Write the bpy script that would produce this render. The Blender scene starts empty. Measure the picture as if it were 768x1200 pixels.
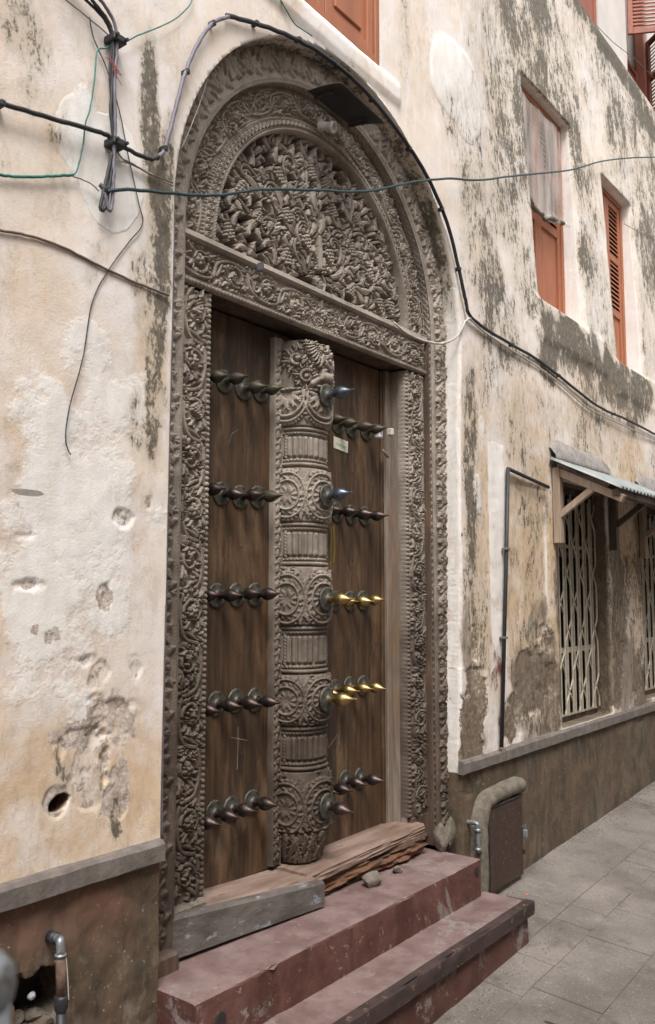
import bpy, bmesh, math, random
import numpy as np
from mathutils import Vector, Matrix
random.seed(7); RNG = np.random.default_rng(7)
PI = math.pi
C = bpy.context.scene.collection
SC = bpy.context.scene
# ------------------------------------------------------------------ camera
FPX = 1022.0; CD = 2.45; CH = 1.75
PITCH = math.atan(100 / FPX)
YAW = PI / 2 - math.atan(779 / (FPX / math.cos(PITCH)))     # from +y towards +x
cam_d = bpy.data.cameras.new('camera'); cam = bpy.data.objects.new('camera', cam_d); C.objects.link(cam)
cam.location = (0, -CD, CH)
cam.rotation_euler = (PI / 2 + PITCH, 0, -YAW)
cam_d.sensor_fit = 'HORIZONTAL'; cam_d.sensor_width = 36; cam_d.lens = FPX / 768 * 36
cam_d.clip_end = 500; cam_d.clip_start = 0.05
cam_d.dof.use_dof = True; cam_d.dof.focus_distance = 4.6; cam_d.dof.aperture_fstop = 9
SC.camera = cam
# ------------------------------------------------------------------ light
SUN_EL = math.radians(58); SUN_AZ = math.radians(226)       # azimuth measured clockwise from +y
w = bpy.data.worlds.new('World'); SC.world = w; w.use_nodes = True
nt = w.node_tree; bg = nt.nodes['Background']
sky = nt.nodes.new('ShaderNodeTexSky'); sky.sky_type = 'NISHITA'; sky.sun_disc = False
sky.sun_elevation = SUN_EL; sky.sun_rotation = SUN_AZ; sky.air_density = 1.6; sky.dust_density = 4.0; sky.ozone_density = 1.0
hs = nt.nodes.new('ShaderNodeHueSaturation'); hs.inputs['Saturation'].default_value = 0.22   # overcast: nearly white sky
nt.links.new(sky.outputs[0], hs.inputs['Color']); nt.links.new(hs.outputs[0], bg.inputs[0])
bg.inputs[1].default_value = 0.15
sun_d = bpy.data.lights.new('sun', 'SUN'); sun_d.energy = 1.5; sun_d.angle = math.radians(20); sun_d.color = (1, .96, .9)
sun = bpy.data.objects.new('sun', sun_d); C.objects.link(sun)
sdir = Vector((math.sin(SUN_AZ) * math.cos(SUN_EL), math.cos(SUN_AZ) * math.cos(SUN_EL), math.sin(SUN_EL)))
sun.rotation_euler = sdir.to_track_quat('Z', 'Y').to_euler()
SC.view_settings.view_transform = 'Standard'; SC.view_settings.look = 'None'; SC.view_settings.gamma = 1
SC.view_settings.exposure = 0.80

# ------------------------------------------------------------------ measuring: a point of the photo's wall plane
_F = np.array([math.sin(YAW) * math.cos(PITCH), math.cos(YAW) * math.cos(PITCH), math.sin(PITCH)])
_R = np.array([math.cos(YAW), -math.sin(YAW), 0.]); _U = np.cross(_R, _F)
def batter(x, z):                                            # the old wall leans back above first-floor height
    a = np.clip((np.asarray(x, float) - 4.6) / 1.0, 0, 1); a = a * a * (3 - 2 * a)
    return 0.055 * a * np.maximum(0, np.asarray(z, float) - 3.2)
def un(px, py, y=0.0):                                       # (x, z) on the plane y, leaning with the wall
    d = _F * FPX + _R * (px - 384) - _U * (py - 600); yy = y
    for _ in range(6):
        t = (yy + CD) / d[1]; x = d[0] * t; z = CH + d[2] * t
        yy = y + float(batter(x, z))
    return x, z
def un0(px, py, y=0.0):                                      # same on a plumb plane
    d = _F * FPX + _R * (px - 384) - _U * (py - 600); t = (y + CD) / d[1]; return d[0] * t, CH + d[2] * t
def un3(px, py, y=0.0):
    x, z = un(px, py, y); return (x, y + float(batter(x, z)), z)

# ------------------------------------------------------------------ object helpers
def link(o, parent=None):
    C.objects.link(o)
    if parent: o.parent = parent
    return o
def tag(o, label=None, cat=None, group=None, kind=None):
    for k, v in (('label', label), ('category', cat), ('group', group), ('kind', kind)):
        if v: o[k] = v
    return o
def thing(name, label, cat, loc=(0, 0, 0), group=None):
    o = bpy.data.objects.new(name, None); o.empty_display_size = .1; C.objects.link(o); o.location = loc
    return tag(o, label, cat, group)
def wloc(o):
    v = Vector((0, 0, 0))
    while o: v += o.location; o = o.parent
    return v
def mesh(name, V, Fc, m, parent=None, smooth=True, org=None, attrs=None):
    """V in world coordinates; org: world point of the object's origin."""
    V = np.asarray(V, dtype=np.float64).reshape(-1, 3)
    po = wloc(parent) if parent else Vector((0, 0, 0))
    if org is None: org = tuple(po)
    me = bpy.data.meshes.new(name)
    V = V - np.array(org)
    if isinstance(Fc, np.ndarray):
        me.vertices.add(len(V)); me.vertices.foreach_set('co', V.ravel())
        k = Fc.shape[1]; me.loops.add(Fc.size); me.polygons.add(len(Fc))
        me.loops.foreach_set('vertex_index', Fc.ravel().astype(np.int32))
        me.polygons.foreach_set('loop_start', np.arange(0, Fc.size, k, dtype=np.int32))
        me.update(calc_edges=True)
    else:
        me.from_pydata(V.tolist(), [], [list(map(int, f)) for f in Fc]); me.update()
    if smooth: me.polygons.foreach_set('use_smooth', np.ones(len(me.polygons), bool))
    if attrs:
        for k, a in attrs.items():
            at = me.color_attributes.new(k, 'FLOAT_COLOR', 'POINT')
            at.data.foreach_set('color', np.ascontiguousarray(a, dtype=np.float32).ravel())
    if m: me.materials.append(m)
    o = bpy.data.objects.new(name, me); o.location = Vector(org) - po
    return link(o, parent)
def cp(o, parent, loc=None):
    c = o.copy(); C.objects.link(c); c.parent = parent
    if loc is not None: c.location = loc
    return c

class MB:                                                    # simple mesh builder
    def __init__(s): s.V = []; s.F = []
    def add(s, V, F):
        n = len(s.V); s.V += [tuple(v) for v in V]; s.F += [[i + n for i in f] for f in F]; return s
    def box(s, x0, x1, y0, y1, z0, z1, b=0.0, M=None):
        if b <= 0:
            V = [(x, y, z) for x in (x0, x1) for y in (y0, y1) for z in (z0, z1)]
            F = [(0, 1, 3, 2), (4, 6, 7, 5), (0, 4, 5, 1), (2, 3, 7, 6), (0, 2, 6, 4), (1, 5, 7, 3)]
        else:
            bm = bmesh.new(); bmesh.ops.create_cube(bm, size=1)
            bmesh.ops.scale(bm, vec=(x1 - x0, y1 - y0, z1 - z0), verts=bm.verts)
            bmesh.ops.translate(bm, vec=((x0 + x1) / 2, (y0 + y1) / 2, (z0 + z1) / 2), verts=bm.verts)
            bmesh.ops.bevel(bm, geom=bm.edges[:], offset=b, segments=1, profile=.6, affect='EDGES')
            bm.verts.index_update()
            V = [v.co[:] for v in bm.verts]; F = [[v.index for v in f.verts] for f in bm.faces]; bm.free()
        if M is not None: V = [(M @ Vector(v))[:] for v in V]
        return s.add(V, F)
    def beam(s, a, b, wx, wz, bev=.003):                     # a bar from a to b, wx wide, wz deep
        a = Vector(a); b = Vector(b); d = (b - a); L = d.length
        q = d.to_track_quat('Z', 'Y').to_matrix().to_4x4(); q.translation = a
        return s.box(-wx / 2, wx / 2, -wz / 2, wz / 2, 0, L, bev, q)
    def tube(s, pts, r, n=6, cap=True):
        pts = [Vector(p) for p in pts]; R = r if hasattr(r, '__len__') else [r] * len(pts)
        up = Vector((.13, -.2, .97)); V = []; F = []
        for i, p in enumerate(pts):
            t = (pts[min(i + 1, len(pts) - 1)] - pts[max(i - 1, 0)]).normalized()
            a = up.cross(t)
            if a.length < .05: a = Vector((1, 0, 0)).cross(t)
            a.normalize(); b = t.cross(a)
            for k in range(n):
                an = 2 * PI * k / n; V.append(p + (a * math.cos(an) + b * math.sin(an)) * R[i])
        for i in range(len(pts) - 1):
            for k in range(n):
                F.append((i * n + k, i * n + (k + 1) % n, (i + 1) * n + (k + 1) % n, (i + 1) * n + k))
        if cap: F.append(tuple(range(n))[::-1]); F.append(tuple((len(pts) - 1) * n + k for k in range(n)))
        return s.add(V, F)
    def lathe(s, prof, n=16, M=None):                        # profile of (r, h) about z
        V = []; F = []
        for r, h in prof:
            for k in range(n): V.append((r * math.cos(2 * PI * k / n), r * math.sin(2 * PI * k / n), h))
        for i in range(len(prof) - 1):
            for k in range(n): F.append((i * n + k, i * n + (k + 1) % n, (i + 1) * n + (k + 1) % n, (i + 1) * n + k))
        if M is not None: V = [(M @ Vector(v))[:] for v in V]
        return s.add(V, F)
    def build(s, name, m, parent=None, smooth=False, org=None):
        return mesh(name, s.V, s.F, m, parent, smooth, org)
def smooth_path(P, k=6):                                     # Catmull-Rom
    P = [np.array(p, float) for p in P]; out = []
    for i in range(len(P) - 1):
        p0 = P[max(i - 1, 0)]; p1 = P[i]; p2 = P[i + 1]; p3 = P[min(i + 2, len(P) - 1)]
        for j in range(k):
            t = j / k
            out.append(.5 * (2 * p1 + (p2 - p0) * t + (2 * p0 - 5 * p1 + 4 * p2 - p3) * t * t + (3 * p1 - p0 - 3 * p2 + p3) * t ** 3))
    out.append(P[-1]); return out

# ------------------------------------------------------------------ numpy noise
_LAT = np.random.default_rng(3).random((256, 256))
def vnoise(x, y):
    x = np.asarray(x, float); y = np.asarray(y, float)
    xi = np.floor(x).astype(int); yi = np.floor(y).astype(int); fx = x - xi; fy = y - yi
    fx = fx * fx * (3 - 2 * fx); fy = fy * fy * (3 - 2 * fy)
    g = lambda a, b: _LAT[a % 256, b % 256]
    return (g(xi, yi) * (1 - fx) + g(xi + 1, yi) * fx) * (1 - fy) + (g(xi, yi + 1) * (1 - fx) + g(xi + 1, yi + 1) * fx) * fy
def fbm(x, y, o=4):
    s = 0; a = .5; t = 0
    for i in range(o):
        s = s + a * vnoise(x * 2 ** i + 17.3 * i, y * 2 ** i + 5.1 * i); t += a; a *= .5
    return s / t
def sstep(a, b, x): t = np.clip((x - a) / (b - a), 0, 1); return t * t * (3 - 2 * t)

# ------------------------------------------------------------------ material helpers
class NT:
    def __init__(s, name, rough=.9):
        s.m = bpy.data.materials.new(name); s.m.use_nodes = True; s.t = s.m.node_tree
        s.b = s.t.nodes['Principled BSDF']; s.b.inputs['Roughness'].default_value = rough
        s.tc = s.n('ShaderNodeTexCoord')
    def n(s, k, **kw):
        x = s.t.nodes.new(k)
        for a, v in kw.items(): setattr(x, a, v)
        return x
    def put(s, inp, v):
        if isinstance(v, bpy.types.NodeSocket): s.t.links.new(v, inp)
        elif isinstance(v, tuple) and len(v) == 3 and inp.type == 'RGBA': inp.default_value = (*v, 1)
        else: inp.default_value = v
    def co(s, scale=(1, 1, 1), src='Object', rot=(0, 0, 0)):
        m = s.n('ShaderNodeMapping'); s.t.links.new(s.tc.outputs[src], m.inputs['Vector'])
        m.inputs['Scale'].default_value = scale; m.inputs['Rotation'].default_value = rot; return m.outputs[0]
    def noise(s, scale, detail=5, rough=.6, vec=None, dist=0.0):
        x = s.n('ShaderNodeTexNoise'); x.inputs['Scale'].default_value = scale; x.inputs['Detail'].default_value = detail
        x.inputs['Roughness'].default_value = rough; x.inputs['Distortion'].default_value = dist
        s.t.links.new(vec if vec is not None else s.tc.outputs['Object'], x.inputs['Vector']); return x.outputs['Fac']
    def vor(s, scale, vec=None, feature='F1', rnd=1.0):
        x = s.n('ShaderNodeTexVoronoi', feature=feature); x.inputs['Scale'].default_value = scale; x.inputs['Randomness'].default_value = rnd
        s.t.links.new(vec if vec is not None else s.tc.outputs['Object'], x.inputs['Vector']); return x.outputs['Distance']
    def math(s, op, a, b=0.0, c=None):
        x = s.n('ShaderNodeMath', operation=op); s.put(x.inputs[0], a); s.put(x.inputs[1], b)
        if c is not None: s.put(x.inputs[2], c)
        return x.outputs[0]
    def ss(s, v, a, b, lo=0.0, hi=1.0):
        x = s.n('ShaderNodeMapRange', interpolation_type='SMOOTHSTEP'); s.put(x.inputs[0], v)
        for i, q in enumerate((a, b, lo, hi)): s.put(x.inputs[i + 1], q)
        return x.outputs[0]
    def mix(s, f, a, b, mode='MIX'):
        x = s.n('ShaderNodeMix', data_type='RGBA', blend_type=mode); s.put(x.inputs[0], f); s.put(x.inputs[6], a); s.put(x.inputs[7], b); return x.outputs[2]
    def attr(s, name):
        a = s.n('ShaderNodeAttribute'); a.attribute_name = name; sp = s.n('ShaderNodeSeparateColor'); s.t.links.new(a.outputs['Color'], sp.inputs[0])
        return sp.outputs[0], sp.outputs[1], sp.outputs[2]
    def bump(s, h, dist=.003, strength=1.0, prev=None):
        x = s.n('ShaderNodeBump'); s.put(x.inputs['Height'], h); x.inputs['Distance'].default_value = dist; x.inputs['Strength'].default_value = strength
        if prev is not None: s.t.links.new(prev, x.inputs['Normal'])
        return x.outputs[0]
    def out(s, col=None, rough=None, nor=None, metal=None):
        if col is not None: s.put(s.b.inputs['Base Color'], col)
        if rough is not None: s.put(s.b.inputs['Roughness'], rough)
        if nor is not None: s.put(s.b.inputs['Normal'], nor)
        if metal is not None: s.put(s.b.inputs['Metallic'], metal)
        return s.m

def mat_wall():
    t = NT('old_plaster', .92)
    mould, bare, fresh = t.attr('A'); damp, ochre, grey = t.attr('B')
    st = t.co((1, 1, .42), rot=(0, -.16, 0)); st2 = t.co((1, 1, .22))
    big = t.noise(1.3, 4, .6); mid = t.noise(5, 6, .62); fine = t.noise(34, 6, .7); grit = t.noise(140, 3, .6)
    streak = t.noise(8.5, 8, .7, st, .7); streakf = t.noise(30, 6, .72, st, .3); run = t.noise(16, 5, .65, st2)
    col = t.mix(t.ss(big, .35, .65), (.74, .64, .55), (.76, .715, .70))
    col = t.mix(t.ss(mid, .42, .70, 0, .65), col, (.69, .56, .45))
    col = t.mix(t.ss(run, .46, .72, 0, .6), col, (.78, .75, .74))
    blot = t.noise(2.7, 8, .72, t.co((1, 1, .7)), .4)
    col = t.mix(t.ss(blot, .52, .66, 0, .5), col, (.52, .42, .33))
    col = t.mix(t.math('MULTIPLY', ochre, t.ss(mid, .30, .6, .25, 1)), col, (.60, .43, .27))
    gq = t.n('ShaderNodeNewGeometry'); sq = t.n('ShaderNodeSeparateXYZ'); t.t.links.new(gq.outputs['Position'], sq.inputs[0])
    col = t.mix(t.math('MULTIPLY', t.math('MULTIPLY', ochre, t.ss(sq.outputs[0], 2.3, 3.5, .35, 1.0)), t.ss(streakf, .50, .60, 0, .7)), col, (.34, .22, .125))
    # fine speckle and small chips
    col = t.mix(t.ss(fine, .58, .74, 0, .5), col, (.36, .29, .22))
    col = t.mix(t.ss(t.noise(17, 7, .75), .63, .67, 0, .8), col, (.80, .77, .74))
    # fresh patches of white plaster
    ff = t.ss(t.math('ADD', fresh, t.math('MULTIPLY', t.math('SUBTRACT', mid, .5), .7)), .42, .52)
    col = t.mix(t.math('MULTIPLY', ff, .92), col, t.mix(t.ss(run, .3, .7), (.74, .70, .66), (.82, .80, .78)))
    # grey cement repairs
    gf = t.ss(t.math('ADD', grey, t.math('MULTIPLY', t.math('SUBTRACT', fine, .5), .5)), .4, .6)
    col = t.mix(gf, col, t.mix(t.ss(fine, .3, .7), (.23, .21, .19), (.37, .34, .31)))
    # plaster fallen off down to brown render, ragged edges with a pale broken lip
    bsrc = t.math('ADD', t.math('MULTIPLY', t.noise(5, 10, .75, dist=.3), .6), t.math('MULTIPLY', t.noise(21, 6, .75), .4))
    bn = t.math('ADD', t.math('MULTIPLY', bare, .42), t.math('SUBTRACT', bsrc, .0))
    bf = t.ss(bn, .735, .75)
    lip = t.math('SUBTRACT', t.ss(bn, .715, .73), bf); lip = t.math('MAXIMUM', lip, 0.0)
    col = t.mix(t.math('MULTIPLY', lip, .7), col, (.70, .65, .60))
    gp = t.n('ShaderNodeNewGeometry'); gx_n = t.n('ShaderNodeSeparateXYZ'); t.t.links.new(gp.outputs['Position'], gx_n.inputs[0]); sandy = t.ss(gx_n.outputs[0], 2.25, 2.6, 1, 0)   # the left bay has a pinker, sandier undercoat
    bcol = t.mix(t.ss(fine, .35, .65), t.mix(sandy, (.15, .105, .07), (.44, .34, .28)), t.mix(sandy, (.33, .25, .18), (.66, .58, .52))); bcol = t.mix(t.math('MULTIPLY', t.ss(t.noise(11, 6, .7), .48, .60), t.math('SUBTRACT', 1.0, t.math('MULTIPLY', sandy, .8))), bcol, (.12, .092, .07)); bcol = t.mix(t.ss(t.noise(26, 6, .75), .56, .64, 0, .8), bcol, (.52, .45, .38))
    col = t.mix(bf, col, bcol)
    # mould: soft olive wash, then black-green growth broken into streaks and specks
    mn = t.math('ADD', t.math('MULTIPLY', t.noise(3.2, 8, .72, t.co((1, 1, .6)), .3), .30), t.math('MULTIPLY', streak, .22)); mn = t.math('ADD', mn, t.math('MULTIPLY', streakf, .28)); mn = t.math('ADD', mn, t.math('MULTIPLY', t.noise(75, 5, .75, t.co((1, 1, .6))), .20))
    mw = t.ss(t.math('ADD', mn, t.math('MULTIPLY', mould, .22)), .52, .72)
    col = t.mix(t.math('MULTIPLY', mw, .62), col, (.40, .335, .25))
    mk = t.ss(t.math('ADD', mn, t.math('MULTIPLY', mould, .150)), .608, .662)
    mcol = t.mix(t.ss(fine, .40, .60), (.024, .020, .014), (.105, .085, .057))
    col = t.mix(t.math('MULTIPLY', mk, .84), col, mcol)
    # grime wash rising from the dado and round the grilled windows
    wash = t.ss(t.math('ADD', damp, t.math('MULTIPLY', t.math('SUBTRACT', blot, .5), 1.1)), .14, .34)
    col = t.mix(t.math('MULTIPLY', wash, .80), col, t.mix(t.ss(streakf, .42, .6), (.20, .15, .105), (.105, .08, .058)))
    # damp dado
    dcol = t.mix(t.ss(mid, .35, .65), (.078, .050, .029), (.130, .090, .058)); dcol = t.mix(t.ss(streak, .48, .62), dcol, (.055, .043, .027))
    dcol = t.mix(t.ss(blot, .52, .64, 0, .55), dcol, t.mix(sandy, (.14, .115, .09), (.26, .215, .18))); dcol = t.mix(t.ss(fine, .55, .7, 0, .4), dcol, (.24, .20, .16)); dcol = t.mix(t.ss(t.noise(60, 2, .5), .68, .74, 0, .6), dcol, (.45, .42, .38))
    dcol = t.mix(t.math('MULTIPLY', ochre, t.ss(mid, .35, .6)), dcol, (.17, .075, .05))
    df = t.ss(t.math('ADD', damp, t.math('MULTIPLY', t.math('SUBTRACT', mid, .5), .35)), .42, .6)
    col = t.mix(df, col, dcol)
    h = t.math('ADD', t.math('MULTIPLY', mid, .5), t.math('MULTIPLY', fine, .22))
    n1 = t.bump(h, .007, .8); n1 = t.bump(grit, .002, .6, n1)
    edge = t.math('SUBTRACT', 1.0, t.math('MAXIMUM', bf, t.math('MULTIPLY', gf, .0)))
    n1 = t.bump(edge, .010, 1.0, n1); n1 = t.bump(t.math('MULTIPLY', t.noise(48, 6, .75), bf), .010, .9, n1)
    n1 = t.bump(t.math('MULTIPLY', ff, 1.0), .003, .6, n1)
    return t.out(col, t.ss(damp, .3, .8, .93, .8), n1)

def mat_carved():
    t = NT('weathered_carved_wood', .72)
    mid = t.noise(4, 5, .6); fine = t.noise(60, 5, .7, t.co((1, 1, .35))); z = t.n('ShaderNodeSeparateXYZ'); g = t.n('ShaderNodeNewGeometry'); t.t.links.new(g.outputs['Position'], z.inputs[0])
    low = t.ss(t.math('ADD', z.outputs[2], t.math('MULTIPLY', mid, .9)), 1.3, 3.1)           # lower wood is browner, handled and splashed
    a = t.mix(low, (.060, .042, .031), (.215, .178, .145)); b = t.mix(low, (.115, .084, .064), (.345, .295, .248))
    col = t.mix(t.ss(mid, .35, .65), a, b); col = t.mix(t.ss(fine, .5, .75, 0, .55), col, (.09, .068, .05))
    col = t.mix(t.ss(t.noise(14, 4, .6), .58, .74, 0, .45), col, t.mix(low, (.20, .16, .13), (.42, .38, .34)))
    n = t.bump(fine, .0016, .8)
    return t.out(col, t.ss(fine, .3, .7, .62, .85), n)
def mat_plank(name='door_planks', a=(.046, .024, .012), b=(.108, .060, .030), dark=(.014, .009, .006)):
    t = NT(name, .6)
    oi = t.n('ShaderNodeObjectInfo'); mp = t.n('ShaderNodeVectorMath', operation='ADD'); t.t.links.new(t.co((1, 1, .07)), mp.inputs[0])
    cb = t.n('ShaderNodeCombineXYZ'); t.t.links.new(t.math('MULTIPLY', oi.outputs['Random'], 30.0), cb.inputs[2]); t.t.links.new(cb.outputs[0], mp.inputs[1]); v = mp.outputs[0]
    g = t.noise(34, 8, .7, v, .4); g2 = t.noise(150, 5, .75, v); mid = t.noise(5, 8, .7, t.co((1, 1, .22)))
    col = t.mix(t.ss(g, .35, .65), a, b); col = t.mix(t.ss(mid, .42, .66, 0, .7), col, dark)
    col = t.mix(t.ss(t.noise(6, 8, .7, t.co((1, 1, .3))), .50, .68, 0, .65), col, (.22, .135, .075))
    col = t.mix(t.ss(g2, .55, .75, 0, .6), col, dark)
    col = t.mix(t.ss(t.noise(7, 6, .7, t.co((1, 1, .25))), .62, .74, 0, .4), col, (.24, .19, .15))
    n = t.bump(t.math('ADD', g, t.math('MULTIPLY', g2, .6)), .0022, .9)
    return t.out(col, t.ss(mid, .3, .7, .48, .75), n)
def mat_simple(name, a, b, rough=.7, scale=20, metal=0.0, bump=.001, spots=None, stretch=(1, 1, 1), rough2=None):
    t = NT(name, rough); v = t.co(stretch); f = t.noise(scale, 5, .65, v)
    col = t.mix(t.ss(f, .3, .7), a, b)
    if spots: col = t.mix(t.ss(t.noise(scale * 2.3, 5, .7, v), .58, .68, 0, .85), col, spots)
    n = t.bump(t.noise(scale * 4, 4, .6, v), bump, .8)
    return t.out(col, t.ss(f, .3, .7, rough, rough2 or min(1, rough + .12)), n, metal)
def mat_step():
    t = NT('red_oxide_screed', .8)
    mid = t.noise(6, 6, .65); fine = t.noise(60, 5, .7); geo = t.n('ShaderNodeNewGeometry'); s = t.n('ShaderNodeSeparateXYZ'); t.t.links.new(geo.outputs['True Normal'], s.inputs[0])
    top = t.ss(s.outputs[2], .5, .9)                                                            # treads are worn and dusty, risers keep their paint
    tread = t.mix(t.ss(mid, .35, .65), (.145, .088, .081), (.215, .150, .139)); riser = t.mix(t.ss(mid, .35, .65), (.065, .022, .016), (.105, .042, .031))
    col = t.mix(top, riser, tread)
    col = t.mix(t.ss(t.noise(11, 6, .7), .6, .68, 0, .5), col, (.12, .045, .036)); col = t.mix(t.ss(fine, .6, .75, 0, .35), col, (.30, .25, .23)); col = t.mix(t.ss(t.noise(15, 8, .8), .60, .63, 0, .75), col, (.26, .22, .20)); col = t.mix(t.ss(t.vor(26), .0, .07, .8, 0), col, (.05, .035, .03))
    col = t.mix(t.ss(t.noise(3.3, 6, .75), .58, .7, 0, .45), col, (.10, .07, .06))
    wear = t.ss(t.noise(2.6, 9, .78, dist=.4), .56, .62, 0, .75); col = t.mix(wear, col, t.mix(t.ss(fine, .3, .7), (.17, .14, .13), (.29, .25, .235)))   # paint trodden through to cement
    col = t.mix(t.ss(t.noise(40, 6, .8), .60, .66, 0, .6), col, (.10, .06, .055))
    n = t.bump(mid, .006, .6); n = t.bump(fine, .0015, .8, n); n = t.bump(t.noise(12, 8, .75), .006, .7, n)
    return t.out(col, t.ss(mid, .3, .7, .62, .85), n)
def mat_paving():
    t = NT('worn_paving', .85)
    oi = t.n('ShaderNodeObjectInfo'); mid = t.noise(3, 6, .65, t.tc.outputs['Object']); fine = t.noise(55, 5, .75); sp = t.vor(75); geo = t.n('ShaderNodeNewGeometry')
    m2 = t.noise(2.0, 6, .7, geo.outputs['Position']); gg = t.noise(85, 3, .7, geo.outputs['Position'])
    col = t.mix(t.ss(m2, .32, .68), (.118, .101, .089), (.232, .203, .183))
    col = t.mix(t.math('MULTIPLY', oi.outputs['Random'], .35), col, (.16, .14, .125))
    col = t.mix(t.ss(gg, .58, .66, 0, .5), col, (.36, .33, .30)); col = t.mix(t.ss(gg, .34, .42, .5, 0), col, (.085, .075, .068))
    col = t.mix(t.ss(t.noise(5, 8, .78, geo.outputs['Position']), .52, .66, 0, .6), col, (.075, .064, .056)); col = t.mix(t.ss(t.noise(19, 6, .8, geo.outputs['Position']), .60, .66, 0, .6), col, (.30, .27, .25))
    n = t.bump(gg, .002, .8); n = t.bump(t.noise(14, 5, .6, geo.outputs['Position']), .006, .7, n)
    return t.out(col, t.ss(m2, .3, .7, .6, .9), n)
def mat_smear():
    t = NT('red_paint_smear', .9); f = t.noise(22, 7, .75, t.co((1, 1, .4))); t.put(t.b.inputs['Alpha'], t.ss(f, .46, .60, 0, .8)); return t.out((.17, .05, .03))
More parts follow.
